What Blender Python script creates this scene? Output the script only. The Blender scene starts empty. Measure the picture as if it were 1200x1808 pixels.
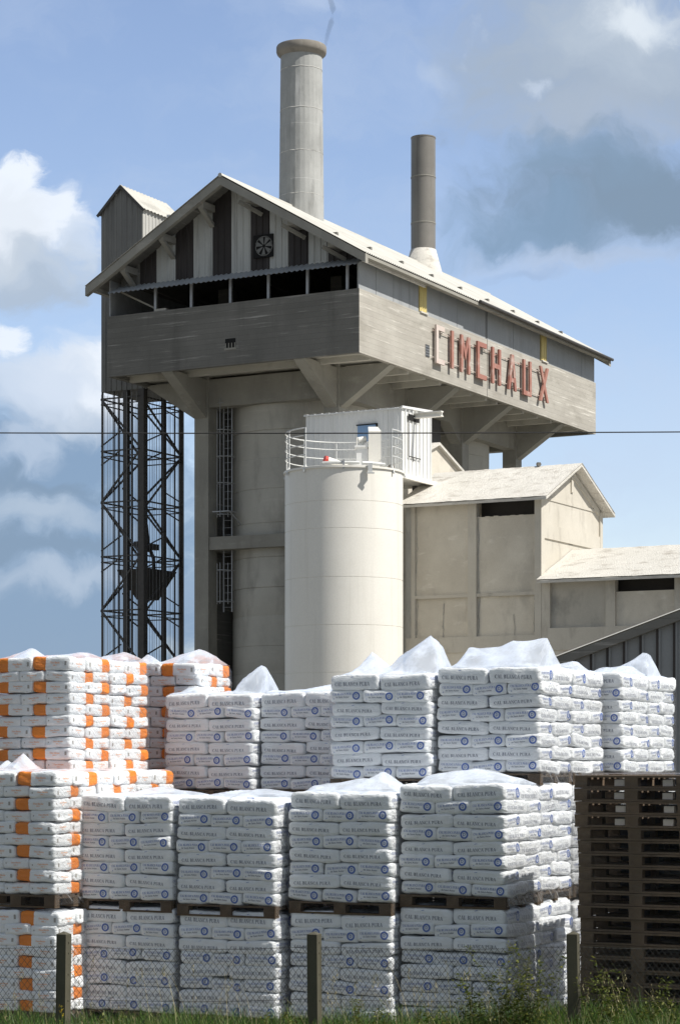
import bpy, bmesh, math, random
from mathutils import Vector, Matrix, noise
from mathutils.bvhtree import BVHTree
R = math.radians
SC = bpy.context.scene
COL = SC.collection

# ------------------------------------------------------------------ camera
F, HY, HC = 3900.0, 1340.0, 2.8
cam = bpy.data.cameras.new('camera'); camo = bpy.data.objects.new('camera', cam); COL.objects.link(camo)
cam.sensor_fit = 'VERTICAL'; cam.sensor_height = 36.0; cam.lens = F * 36.0 / 1808.0
cam.shift_y = (HY - 904.0) / 1808.0
cam.clip_start = 0.5; cam.clip_end = 4000
camo.location = (0, 0, HC); camo.rotation_euler = (R(90), 0, 0)
SC.camera = camo

# ------------------------------------------------------------------ light
PHI, EL = R(67.5), R(52)
SUN = Vector((math.sin(PHI) * math.cos(EL), -math.cos(PHI) * math.cos(EL), math.sin(EL)))
sl = bpy.data.lights.new('sun', 'SUN'); sl.energy = 5.0; sl.angle = R(0.5); sl.color = (1.0, 0.96, 0.89)
so = bpy.data.objects.new('sun', sl); COL.objects.link(so); so.rotation_euler = (-SUN).to_track_quat('-Z', 'Y').to_euler()
so.location = (30, -20, 60)
SC.view_settings.view_transform = 'Standard'; SC.view_settings.look = 'None'
SC.view_settings.exposure = 0.17; SC.view_settings.gamma = 1.0
SC.cycles.transparent_max_bounces = 24
SC.cycles.max_bounces = 8

world = bpy.data.worlds.new("World"); SC.world = world; world.use_nodes = True
wn = world.node_tree; wn.nodes.clear()
class NT:
    def __init__(s, nt): s.nt = nt
    def n(s, t, **k):
        o = s.nt.nodes.new(t)
        for a, b in k.items():
            if a == 'ins':
                for i, v in b.items():
                    if hasattr(v, 'is_linked') or isinstance(v, bpy.types.NodeSocket): s.nt.links.new(v, o.inputs[i])
                    else: o.inputs[i].default_value = v
            else: setattr(o, a, b)
        return o
    def math(s, op, a, b=0.0, c=0.0, clamp=False): return s.n('ShaderNodeMath', operation=op, use_clamp=clamp, ins={0: a, 1: b, 2: c}).outputs[0]
    def mix(s, f, a, b, bt='MIX'):
        return s.n('ShaderNodeMix', data_type='RGBA', blend_type=bt, ins={0: f, 6: a, 7: b}).outputs[2]
    def ramp(s, v, lo, hi): return s.n('ShaderNodeMapRange', interpolation_type='SMOOTHSTEP', ins={0: v, 1: lo, 2: hi, 3: 0.0, 4: 1.0}).outputs[0]
    def noise(s, vec, scale, detail=4, rough=.55, sc3=None):
        if sc3: vec = s.n('ShaderNodeMapping', ins={0: vec, 3: sc3}).outputs[0]
        return s.n('ShaderNodeTexNoise', ins={'Vector': vec, 'Scale': scale, 'Detail': detail, 'Roughness': rough}).outputs[0]
W = NT(wn)
sky = W.n('ShaderNodeTexSky', sky_type='NISHITA', sun_disc=False, sun_elevation=EL, sun_rotation=math.pi - PHI, air_density=1.0, dust_density=0.6, ozone_density=2.0)
skyc = W.mix(1.0, sky.outputs[0], (1.62, 1.46, 1.44, 1), 'MULTIPLY')
tc = W.n('ShaderNodeTexCoord').outputs['Generated']
# cloud banks: elliptical patches of sky with billowing rims (direction warped by fractal noise)
def warp(v, scale, amt, det=6):
    c = W.n('ShaderNodeTexNoise', ins={'Vector': v, 'Scale': scale, 'Detail': det, 'Roughness': .62}).outputs['Color']
    o = W.n('ShaderNodeVectorMath', operation='SUBTRACT', ins={0: c, 1: (.5, .5, .5)}).outputs[0]
    o = W.n('ShaderNodeVectorMath', operation='SCALE', ins={0: o, 'Scale': amt}).outputs[0]
    return W.n('ShaderNodeVectorMath', operation='ADD', ins={0: v, 1: o}).outputs[0]
tw = warp(warp(tc, 14.0, .055, 3), 55.0, .022, 8)
nA = W.noise(tc, 9.0, 6, .6)
nz = W.noise(tw, 30.0, 8, .6, (1, 1, 1.7))
def bank(px, py, rx, ry, amp, soft):
    d = Vector(((px - 600) / F, 1.0, (HY - py) / F)); L = d.length; d /= L
    v = W.n('ShaderNodeVectorMath', operation='SUBTRACT', ins={0: tw, 1: d}).outputs[0]
    v = W.n('ShaderNodeVectorMath', operation='MULTIPLY', ins={0: v, 1: (F * L / rx, F * L / rx, F * L / ry)}).outputs[0]
    l = W.n('ShaderNodeVectorMath', operation='LENGTH', ins={0: v}).outputs['Value']
    e = W.math('ADD', W.math('SUBTRACT', 1.0, l), W.math('MULTIPLY', W.math('SUBTRACT', nz, .5), .9))
    return W.math('MULTIPLY', W.ramp(e, 0.0, soft), amp)
white = (7.6, 8.1, 8.8, 1); pale = (5.6, 6.4, 7.6, 1); grey = (3.5, 4.3, 5.3, 1); slate = (1.95, 2.72, 3.7, 1)
out = skyc
wisp = W.ramp(W.noise(tw, 9.0, 8, .6, (1, 1, 2.6)), .40, .70)
out = W.mix(W.math('MULTIPLY', wisp, .30), out, (4.6, 5.5, 7.0, 1))
for (px, py, rx, ry, amp, soft, colr) in (
    # lower left: slate haze layers with paler bands
    (60, 1000, 460, 400, .92, .5, (1.95, 2.95, 4.4, 1)), (70, 905, 260, 48, .60, 1.0, (4.8, 5.6, 6.6, 1)), (110, 1015, 280, 48, .60, 1.0, (4.8, 5.6, 6.7, 1)), (20, 800, 60, 50, .5, .7, pale),
    (60, 860, 260, 26, .5, .8, slate), (90, 962, 260, 22, .5, .8, slate),
    # second cumulus
    (130, 675, 130, 115, .88, .6, (6.9, 7.4, 8.1, 1)), (40, 690, 150, 110, .85, .8, pale), (175, 620, 60, 60, .8, .5, white), (5, 590, 45, 55, .85, .5, white), (120, 750, 140, 50, .55, .8, (4.4, 5.2, 6.3, 1)), (150, 700, 50, 40, .6, .8, white),
    # first cumulus, white crown and grey foot
    (20, 330, 62, 66, .95, .4, white), (70, 395, 100, 75, .92, .5, white), (20, 400, 90, 90, .9, .5, (6.8, 7.3, 8.0, 1)), (145, 440, 48, 45, .8, .5, pale), (50, 475, 150, 66, .88, .8, (4.6, 5.3, 6.2, 1)), (30, 515, 120, 42, .85, .7, (3.7, 4.5, 5.6, 1)),
    # upper right: broad grey bank, bright at the corner, slate wedge below
    (1090, 110, 430, 250, .97, .8, (3.25, 3.95, 4.95, 1)), (1110, 60, 220, 120, .55, 1.0, (5.0, 5.7, 6.5, 1)), (1150, 20, 120, 70, .8, .9, (7.0, 7.6, 8.2, 1)), (1090, 215, 260, 70, .6, 1.0, (3.7, 4.35, 5.3, 1)),
    (845, 70, 34, 46, .45, .8, pale), (960, 165, 36, 30, .5, .8, pale), (1170, 250, 40, 40, .5, .8, pale),
    (1150, 350, 400, 125, .97, .7, slate), (940, 410, 220, 70, .85, .8, (2.0, 3.0, 4.3, 1)), (1010, 300, 200, 60, .6, .9, (2.1, 3.1, 4.4, 1)),
    (1010, 460, 260, 34, .55, .8, (4.2, 5.0, 6.4, 1)), (930, 490, 90, 24, .4, .8, (2.9, 3.8, 5.4, 1)), (780, 250, 34, 26, .5, .9, (2.6, 3.5, 5.0, 1)),
    (1130, 800, 330, 230, .35, .9, (4.8, 5.8, 7.4, 1)), (520, 20, 90, 50, .35, .9, pale), (760, 130, 70, 46, .3, .9, pale)):
    out = W.mix(bank(px, py, rx, ry, amp, soft), out, colr)
# unseen sky behind and above the viewer, dimmed grey to deepen the shade
dy = W.n('ShaderNodeSeparateXYZ', ins={0: tc}).outputs[1]
gm = W.math('SUBTRACT', 1.0, W.ramp(W.math('ADD', dy, W.math('MULTIPLY', W.math('SUBTRACT', nA, .5), .35)), .15, .72))
out = W.mix(W.math('MULTIPLY', gm, .86), out, (2.2, 2.5, 2.85, 1))
bg = W.n('ShaderNodeBackground', ins={0: out, 1: 0.105})
wo = W.n('ShaderNodeOutputWorld'); wn.links.new(bg.outputs[0], wo.inputs[0])

# ------------------------------------------------------------------ materials
def new_mat(name):
    m = bpy.data.materials.new(name); m.use_nodes = True; m.node_tree.nodes.clear(); return m, NT(m.node_tree)
def c4(c, k=1.0): return (c[0] * k, c[1] * k, c[2] * k, 1)
def finish(m, N, col, rough=.8, bump=None, bstr=.3, bdist=.01, metal=0.0, spec=.3):
    p = N.n('ShaderNodeBsdfPrincipled', ins={'Base Color': col, 'Roughness': rough, 'Metallic': metal, 'Specular IOR Level': spec})
    if bump is not None:
        b = N.n('ShaderNodeBump', ins={'Strength': bstr, 'Distance': bdist, 'Height': bump}); N.nt.links.new(b.outputs[0], p.inputs['Normal'])
    o = N.n('ShaderNodeOutputMaterial'); N.nt.links.new(p.outputs[0], o.inputs[0]); return p
def mat_weather(name, c1, c2, patch=None, pamt=.5, pscale=(.6, .6, 4), stain=None, samt=.5, sscale=(1.2, 1.2, .25), rough=.85, bstr=.35, bdist=.012, seed=0.0, boards=0.0, metal=0.0, grain=18):
    """base pair c1..c2, horizontal scuffs (patch), vertical run-off (stain), optional board marks"""
    m, N = new_mat(name)
    tc = N.n('ShaderNodeTexCoord').outputs['Object']
    if seed: tc = N.n('ShaderNodeMapping', ins={0: tc, 1: (seed, seed * .7, seed * .3)}).outputs[0]
    base = N.ramp(N.noise(tc, .55, 7, .6), .3, .7)
    col = N.mix(base, c4(c1), c4(c2))
    fine = N.noise(tc, grain, 6, .7)
    col = N.mix(.22, col, N.mix(fine, c4(c1, .55), c4(c2, 1.45)))
    if patch:
        f = N.ramp(N.noise(tc, 1.0, 6, .65, pscale), .56, .72)
        col = N.mix(N.math('MULTIPLY', f, pamt), col, c4(patch))
    if stain:
        f = N.ramp(N.noise(tc, 1.0, 7, .62, sscale), .5, .72)
        col = N.mix(N.math('MULTIPLY', f, samt), col, c4(stain))
    h = fine
    if boards:
        z = N.n('ShaderNodeSeparateXYZ', ins={0: tc}).outputs[2]
        fr = N.math('FRACT', N.math('DIVIDE', z, boards))
        ln = N.ramp(N.math('ABSOLUTE', N.math('SUBTRACT', fr, .5)), .46, .5)
        row = N.math('FLOOR', N.math('DIVIDE', z, boards))
        wv = N.n('ShaderNodeTexWhiteNoise', noise_dimensions='1D', ins={'W': row}).outputs[0]
        col = N.mix(N.math('MULTIPLY', wv, .22), col, c4(c1, .6))
        col = N.mix(N.math('MULTIPLY', ln, .45), col, c4(c1, .5))
        h = N.math('SUBTRACT', fine, N.math('MULTIPLY', ln, .8))
    finish(m, N, col, rough, h, bstr, bdist, metal)
    return m
def mat_plain(name, c, rough=.6, metal=0.0, var=.12, scale=6, spec=.4):
    m, N = new_mat(name); tc = N.n('ShaderNodeTexCoord').outputs['Object']
    f = N.noise(tc, scale, 5, .6)
    finish(m, N, N.mix(f, c4(c, 1 - var), c4(c, 1 + var)), rough, f, .1, .005, metal, spec); return m

M = {}
M['conc_sunlit'] = mat_weather('lime dusted board marked concrete with painted sunlight', (.40, .375, .33), (.51, .485, .43), (.80, .77, .70), .8, (.4, .4, 8), (.27, .25, .21), .55, (.5, .5, 1.2), boards=.21, bstr=.5, seed=3.0)  # parapet concrete made paler on the sunny side, sunlight put into the colour
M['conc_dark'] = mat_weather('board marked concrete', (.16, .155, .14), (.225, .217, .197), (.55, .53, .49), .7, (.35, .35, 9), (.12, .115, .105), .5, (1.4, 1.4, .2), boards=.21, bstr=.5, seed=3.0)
M['conc_kiln'] = mat_weather('kiln concrete', (.46, .445, .395), (.56, .54, .48), (.68, .65, .58), .4, (.4, .4, 5), (.22, .205, .18), .5, (.8, .8, .3), seed=9.0)
M['conc_col'] = mat_weather('column concrete', (.27, .26, .23), (.37, .355, .31), (.56, .53, .47), .4, (.5, .5, 2), (.2, .19, .17), .4, (1.2, 1.2, .3), seed=5.0)
M['lime_wall'] = mat_weather('lime dusted render', (.56, .515, .435), (.70, .655, .565), (.80, .76, .68), .6, (.9, .9, 2.2), (.38, .35, .30), .5, (1.3, 1.3, .7), seed=1.0, bstr=.5)
M['lime_grey'] = mat_weather('damp grey render', (.44, .42, .37), (.56, .53, .47), (.62, .59, .52), .5, (.8, .8, 1.5), (.24, .23, .21), .6, (1.2, 1.2, .8), seed=33.0)
M['lime_wall2'] = mat_weather('lime dusted render beams', (.53, .495, .425), (.61, .575, .505), (.70, .67, .595), .5, (.6, .6, 1.1), (.36, .33, .28), .6, (2.0, 2.0, .6), seed=2.0)
M['grey_strip'] = mat_weather('weathered grey render', (.30, .295, .28), (.44, .43, .39), (.6, .57, .5), .5, (1, 1, 1), (.18, .175, .16), .6, (2, 2, 1), seed=4.0)
M['lime_roof'] = mat_weather('lime covered roof sheets', (.64, .615, .555), (.73, .70, .64), (.80, .77, .71), .6, (1.5, 1.5, 1.5), (.36, .32, .27), .65, (2.2, 1.6, 4), seed=6.0, bstr=1.0, bdist=.05)
M['fibre_roof'] = mat_weather('fibre cement roof', (.46, .45, .41), (.56, .545, .50), (.68, .66, .60), .5, (.5, 2, 2), (.30, .29, .26), .5, (.35, 1.5, 1.5), seed=7.0)
M['silo_paint'] = mat_weather('silo cream paint', (.80, .775, .71), (.86, .835, .77), (.90, .88, .82), .4, (.5, .5, .5), (.62, .59, .52), .35, (3.5, 3.5, .12), rough=.5, bstr=.12, seed=8.0)
M['white_clad'] = mat_weather('white sheet cladding', (.74, .745, .74), (.82, .82, .80), (.86, .85, .81), .3, (1, 1, 1), (.55, .54, .50), .35, (3, 3, .4), rough=.45, bstr=.08, seed=11.0)
M['gable_white'] = mat_weather('pale gable sheet', (.48, .485, .46), (.58, .585, .55), None, 0, stain=(.26, .26, .24), samt=.5, sscale=(3, 3, .3), rough=.5, seed=12.0)
M['gable_brown'] = mat_weather('dark gable sheet', (.035, .03, .028), (.055, .048, .045), None, 0, stain=(.12, .11, .10), samt=.35, sscale=(3, 3, .3), rough=.6, seed=13.0)
M['grey_panel'] = mat_weather('blue grey wall sheet', (.33, .345, .355), (.40, .415, .42), (.52, .525, .52), .4, (1, 1, .6), (.25, .25, .245), .4, (2.5, 2.5, .25), rough=.6, seed=14.0)
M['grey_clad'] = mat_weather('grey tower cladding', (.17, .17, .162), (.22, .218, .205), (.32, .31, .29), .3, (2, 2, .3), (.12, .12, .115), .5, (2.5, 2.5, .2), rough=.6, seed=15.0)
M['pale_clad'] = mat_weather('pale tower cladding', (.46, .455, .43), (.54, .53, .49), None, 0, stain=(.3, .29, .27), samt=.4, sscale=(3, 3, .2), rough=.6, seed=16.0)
M['shed_clad'] = mat_weather('grey shed cladding', (.25, .26, .265), (.31, .32, .325), (.4, .4, .4), .3, (1, 1, .5), (.19, .195, .2), .4, (2, 2, .3), rough=.55, seed=17.0)
M['yellow_sheet'] = mat_weather('yellow translucent sheet', (.68, .56, .22), (.78, .66, .30), None, 0, stain=(.45, .36, .14), samt=.5, sscale=(3, 3, .5), rough=.5, seed=18.0)
M['chimney'] = mat_weather('chimney concrete', (.33, .335, .325), (.46, .465, .45), (.66, .66, .65), .6, (2.2, 2.2, .35), (.20, .20, .19), .7, (2.6, 2.6, .5), seed=19.0)
M['casting'] = mat_weather('pale mortar', (.50, .49, .46), (.66, .65, .62), None, 0, stain=(.25, .245, .23), samt=.9, sscale=(2.5, 2.5, 2.5), seed=40.0)
M['chimney_cap'] = mat_weather('chimney cap concrete', (.22, .20, .175), (.32, .295, .26), (.45, .43, .38), .5, (2, 2, 2), (.12, .11, .10), .5, (2, 2, 1), seed=20.0)
M['flue'] = mat_weather('sooty flue metal', (.18, .17, .155), (.24, .228, .208), (.34, .33, .30), .35, (1, 1, .3), (.10, .09, .08), .6, (4, 4, .12), rough=.45, seed=21.0)
M['steel_dark'] = mat_plain('dark lattice steel', (.085, .08, .075), .6, .2, .35)
M['steel_galv'] = mat_plain('galvanised steel', (.42, .43, .44), .45, .5, .15)
M['rail_white'] = mat_plain('white railing paint', (.62, .63, .62), .45)
M['black'] = mat_plain('black void paint', (.012, .012, .012), .9)
M['interior'] = mat_plain('painted slot shade', (.06, .055, .05), .9)  # dark colour standing for the shade inside the wall slots
M['red'] = mat_plain('red flange paint', (.55, .06, .04), .5)
M['sign_red'] = mat_weather('faded red sign paint', (.33, .14, .11), (.42, .21, .165), (.55, .47, .41), .95, (1.6, 1.6, 1.6), (.62, .52, .46), .7, (1.6, 1.6, 1.3), rough=.7, bstr=.1, seed=22.0)
M['sign_pale'] = mat_weather('bleached sign paint', (.60, .50, .44), (.66, .58, .53), (.52, .22, .17), .9, (1.2, 1.2, 1.0), (.5, .46, .42), .4, (2, 2, 2), rough=.7, bstr=.1, seed=23.0)
M['glass'] = mat_plain('blue window glass', (.22, .36, .58), .12, 0, .15, 2, .8)
M['wood'] = mat_weather('pallet wood', (.075, .055, .038), (.125, .09, .06), (.21, .165, .115), .4, (3, 3, 3), (.2, .14, .09), .5, (5, 5, 5), seed=24.0)
M['wood_dark'] = mat_weather('weathered pallet wood', (.12, .088, .062), (.20, .145, .10), (.32, .26, .20), .4, (3, 3, 3), (.06, .045, .035), .5, (5, 5, 5), seed=25.0)
M['gap_shade'] = mat_plain('painted gap shade', (.045, .05, .065), .7)  # darkness of the pallet gaps, painted onto added boards
M['wood_sunlit'] = mat_weather('fresh pallet block', (.56, .50, .44), (.64, .58, .52), rough=.8, seed=26.0)  # sunlit look of the wood put into a pale colour
M['post_conc'] = mat_weather('fence post concrete', (.07, .065, .045), (.15, .14, .10), (.40, .38, .22), .6, (6, 6, 2), (.07, .065, .045), .7, (6, 6, 1.5), grain=60, seed=27.0, bdist=.004)
M['wire'] = mat_plain('rusty fence wire', (.05, .05, .045), .6, .4, .3)
M['cable'] = mat_plain('black cable', (.015, .015, .016), .6)

def bag_mats():
    for nm, col, k in (('bag_white', (.86, .885, .905), .06), ('bag_orange', (.86, .27, .045), .15)):
        m, N = new_mat(nm.replace('_', ' ') + ' paper'); tc = N.n('ShaderNodeTexCoord').outputs['Object']
        rnd = N.n('ShaderNodeObjectInfo').outputs['Random']
        tv = N.n('ShaderNodeVectorMath', operation='ADD', ins={0: tc, 1: N.n('ShaderNodeCombineXYZ', ins={0: N.math('MULTIPLY', rnd, 40.), 1: rnd, 2: rnd}).outputs[0]}).outputs[0]
        f = N.noise(tv, 7, 5, .6); w = N.noise(tv, 16, 7, .62, (1, 1, 2.2))
        c = N.mix(f, c4(col, 1 - k), c4(col, 1.0))
        c = N.mix(N.math('MULTIPLY', rnd, .12), c, c4(col, .80))
        finish(m, N, c, .55, w, .9, .022, 0, .35); M[nm] = m
bag_mats()
def pmat(n, c): M[n] = mat_plain(n.replace('_', ' ') + ' ink', c, .6, 0, .05)
pmat('print_black', (.19, .205, .26)); pmat('print_blue', (.11, .18, .46)); pmat('print_orange', (.80, .36, .16)); pmat('print_grey', (.36, .35, .33))
def film_mat(name, opac, gloss, streak, milk=(.88, .90, .93), bs=.9, lo=.50, hi=.66, fq=9):
    m, N = new_mat(name); tc = N.n('ShaderNodeTexCoord').outputs['Object']
    # wrinkles pulled tight along a diagonal
    r = N.n('ShaderNodeMapping', ins={0: tc, 2: (0, R(-38) if streak else 0, 0)}).outputs[0]
    s = N.noise(r, 1.0, 6, .6, (3.0, 3.0, 34) if streak else (fq, fq, fq))
    big = N.noise(tc, 3.2, 4, .6)
    st = N.ramp(N.math('ADD', N.math('MULTIPLY', s, .7), N.math('MULTIPLY', big, .3)), lo, hi)
    fac = N.math('ADD', opac * (.10 if streak else .75), N.math('MULTIPLY', st, opac))
    bmp = N.n('ShaderNodeBump', ins={'Strength': bs, 'Distance': .035, 'Height': s})
    d = N.n('ShaderNodeBsdfDiffuse', ins={0: c4(milk)}); t = N.n('ShaderNodeBsdfTranslucent', ins={0: c4(milk)})
    g = N.n('ShaderNodeBsdfGlossy', ins={0: (1, 1, 1, 1), 1: .28, 'Normal': bmp.outputs[0]})
    dt = N.n('ShaderNodeMixShader', ins={0: .48, 1: d.outputs[0], 2: t.outputs[0]})
    tr = N.n('ShaderNodeBsdfTransparent', ins={0: (.985, .985, .985, 1)})
    a = N.n('ShaderNodeMixShader', ins={0: fac, 1: tr.outputs[0], 2: dt.outputs[0]})
    fr = N.n('ShaderNodeLayerWeight', ins={0: .22, 'Normal': bmp.outputs[0]}).outputs['Fresnel']
    b = N.n('ShaderNodeMixShader', ins={0: N.math('MULTIPLY', fr, gloss, clamp=True), 1: a.outputs[0], 2: g.outputs[0]})
    o = N.n('ShaderNodeOutputMaterial'); N.nt.links.new(b.outputs[0], o.inputs[0]); M[name] = m
film_mat('film_front', .02, .22, False); film_mat('film_side', .30, .45, True, (.96, .96, .98), 1.0, .535, .66); film_mat('film_top', .46, .40, False, (.86, .915, 1.0), .10, .42, .62, 3.0); film_mat('film_dark', .05, .4, True, (.6, .62, .66))
# chain and ground
M['yard'] = mat_weather('gravel yard', (.13, .125, .105), (.18, .17, .145), (.3, .29, .25), .4, (1, 1, 1), (.22, .2, .17), .4, (1, 1, 1), grain=30, seed=30.0)
M['verge'] = mat_weather('verge soil', (.06, .075, .025), (.09, .10, .04), (.14, .12, .07), .4, (2, 2, 2), grain=30, seed=31.0)
def grass_mat(name, cols):
    m, N = new_mat(name); g = N.n('ShaderNodeNewGeometry').outputs['Random Per Island']
    cr = N.n('ShaderNodeValToRGB', ins={0: g}); e = cr.color_ramp.elements
    e[0].color = c4(cols[0]); e[1].color = c4(cols[-1])
    for i, c in enumerate(cols[1:-1]): x = e.new((i + 1) / (len(cols) - 1)); x.color = c4(c)
    d = N.n('ShaderNodeBsdfPrincipled', ins={'Base Color': cr.outputs[0], 'Roughness': .5, 'Specular IOR Level': .35}); t = N.n('ShaderNodeBsdfTranslucent', ins={0: cr.outputs[0]})
    x = N.n('ShaderNodeMixShader', ins={0: .35, 1: d.outputs[0], 2: t.outputs[0]})
    o = N.n('ShaderNodeOutputMaterial'); N.nt.links.new(x.outputs[0], o.inputs[0]); M[name] = m
grass_mat('grass', [(.025, .06, .010), (.045, .11, .015), (.10, .20, .025), (.06, .13, .02), (.20, .20, .06)])
grass_mat('straw', [(.36, .30, .15), (.50, .43, .24), (.22, .22, .08)])
grass_mat('leaf', [(.06, .085, .02), (.12, .15, .03), (.22, .22, .06)])
grass_mat('petal', [(.75, .50, .03), (.85, .62, .05)])

# ------------------------------------------------------------------ mesh helpers
class MB:
    def __init__(s): s.v = []; s.f = []; s.m = []
    def add(s, vs, fs, mi=0):
        o = len(s.v); s.v += [tuple(x) for x in vs]; s.f += [tuple(o + i for i in f) for f in fs]; s.m += [mi] * len(fs); return s
    def box(s, x0, x1, y0, y1, z0, z1, mi=0):
        vs = [(x, y, z) for z in (z0, z1) for y in (y0, y1) for x in (x0, x1)]
        return s.add(vs, [(0, 2, 3, 1), (4, 5, 7, 6), (0, 1, 5, 4), (2, 6, 7, 3), (0, 4, 6, 2), (1, 3, 7, 5)], mi)
    def prism(s, poly, d, mi=0):
        """extrude polygon (list of 3D pts) along vector d"""
        n = len(poly); d = Vector(d); vs = [Vector(p) for p in poly] + [Vector(p) + d for p in poly]
        return s.add(vs, [tuple(range(n))[::-1], tuple(range(n, 2 * n))] + [(i, (i + 1) % n, n + (i + 1) % n, n + i) for i in range(n)], mi)
    def bar(s, p, q, w, h=None, mi=0):
        p, q = Vector(p), Vector(q); h = h or w; d = (q - p).normalized()
        a = d.cross(Vector((0, 0, 1)))
        if a.length < 1e-4: a = Vector((1, 0, 0))
        a.normalize(); b = d.cross(a); a *= w / 2; b *= h / 2
        return s.prism([p + a + b, p - a + b, p - a - b, p + a - b], q - p, mi)
    def tube(s, pts, r, n=8, mi=0, closed=False, cap=True):
        pts = [Vector(p) for p in pts]; o = len(s.v); k = len(pts)
        for i, p in enumerate(pts):
            a = pts[(i - 1) % k] if (closed or i) else p; b = pts[(i + 1) % k] if (closed or i < k - 1) else p
            d = (b - a).normalized(); x = d.cross(Vector((0, 0, 1)))
            if x.length < 1e-3: x = Vector((1, 0, 0))
            x.normalize(); y = d.cross(x); rr = r[i] if isinstance(r, (list, tuple)) else r
            for j in range(n): t = 2 * math.pi * j / n; s.v.append(tuple(p + x * math.cos(t) * rr + y * math.sin(t) * rr))
        for i in range(k if closed else k - 1):
            for j in range(n):
                a, b = o + i * n, o + ((i + 1) % k) * n
                s.f.append((a + j, a + (j + 1) % n, b + (j + 1) % n, b + j)); s.m.append(mi)
        if cap and not closed:
            s.f.append(tuple(o + j for j in range(n))[::-1]); s.m.append(mi); s.f.append(tuple(o + (k - 1) * n + j for j in range(n))); s.m.append(mi)
        return s
    def lathe(s, cx, cy, prof, n=48, mi=0):
        o = len(s.v)
        for (r, z) in prof:
            for j in range(n): t = 2 * math.pi * j / n; s.v.append((cx + r * math.cos(t), cy + r * math.sin(t), z))
        for i in range(len(prof) - 1):
            for j in range(n):
                a, b = o + i * n, o + (i + 1) * n; s.f.append((a + j, a + (j + 1) % n, b + (j + 1) % n, b + j)); s.m.append(mi)
        return s
    def clad(s, o, d, n, w, zb, zt, pitch=.3, dep=.035, mi=0, rib=.22):
        """vertical ribbed sheet: origin o (x,y), along d, facing n, width w, bottom zb, top zt(s) or number"""
        pts = []; t = 0.0
        while t < w - 1e-6:
            for a, h in ((0, 0), (1 - rib * 2, 0), (1 - rib * 1.6, 1), (1 - rib * .4, 1)):
                x = t + a * pitch
                if x <= w: pts.append((x, h * dep))
            t += pitch
        pts.append((w, 0)); zf = zt if callable(zt) else (lambda q: zt); zbf = zb if callable(zb) else (lambda q: zb)
        vs = []
        for (q, h) in pts:
            x, y = o[0] + d[0] * q + n[0] * h, o[1] + d[1] * q + n[1] * h
            vs += [(x, y, zbf(q)), (x, y, zf(q))]
        return s.add(vs, [(2 * i, 2 * i + 2, 2 * i + 3, 2 * i + 1) for i in range(len(pts) - 1)], mi)
    def wave(s, o, a, b, nrm, wl=.177, amp=.025, mi=0, seg=5):
        """corrugated slope: waves counted along a, straight along b"""
        o, a, b, nrm = Vector(o), Vector(a), Vector(b), Vector(nrm).normalized(); k = int(a.length / wl * seg); vs = []
        for i in range(k + 1):
            t = i / k; h = amp * math.sin(t * a.length / wl * 2 * math.pi); p = o + a * t + nrm * (h + amp)
            vs += [p, p + b * .5, p + b]
        return s.add(vs, [f for i in range(k) for f in ((3 * i, 3 * i + 3, 3 * i + 4, 3 * i + 1), (3 * i + 1, 3 * i + 4, 3 * i + 5, 3 * i + 2))], mi)
    def build(s, name, mats, parent=None, org=(0, 0, 0), smooth=False, loc=None, rot=None):
        me = bpy.data.meshes.new(name); ox, oy, oz = org
        me.from_pydata([(x - ox, y - oy, z - oz) for x, y, z in s.v], [], s.f)
        for mt in (mats if isinstance(mats, (list, tuple)) else [mats]): me.materials.append(M[mt])
        me.polygons.foreach_set('material_index', s.m)
        if smooth: me.polygons.foreach_set('use_smooth', [True] * len(s.f))
        me.update(); ob = bpy.data.objects.new(name, me); COL.objects.link(ob)
        if parent: ob.parent = parent
        if loc: ob.location = loc
        if rot: ob.rotation_euler = (0, 0, rot)
        return ob
def smooth_by_angle(ob, ang=35):
    bm = bmesh.new(); bm.from_mesh(ob.data)
    for e in bm.edges: e.smooth = (len(e.link_faces) == 2 and e.calc_face_angle(3.2) < R(ang))
    for f in bm.faces: f.smooth = True
    bm.to_mesh(ob.data); bm.free()
def tag(o, label=None, cat=None, group=None, kind=None):
    if label: o['label'] = label
    if cat: o['category'] = cat
    if group: o['group'] = group
    if kind: o['kind'] = kind
    return o
TH = R(61.7); BX, BY = .741, 85.0
def bw(x, y, z=0):
    return Vector((BX + x * math.cos(TH) - y * math.sin(TH), BY + x * math.sin(TH) + y * math.cos(TH), z))
class Thing:
    """an Empty at the thing's base in the works frame; parts are given in works coordinates"""
    def __init__(s, name, org, label, cat, group=None, kind=None):
        s.o = bpy.data.objects.new(name, None); COL.objects.link(s.o); s.org = org
        s.o.location = bw(*org); s.o.rotation_euler = (0, 0, TH); tag(s.o, label, cat, group, kind); s.o.empty_display_size = .5
    def part(s, name, mb, mats, smooth=False, label=None, parent=None):
        ob = mb.build(name, mats, parent or s.o, s.org, smooth)
        if label: ob['label'] = label
        return ob

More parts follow.
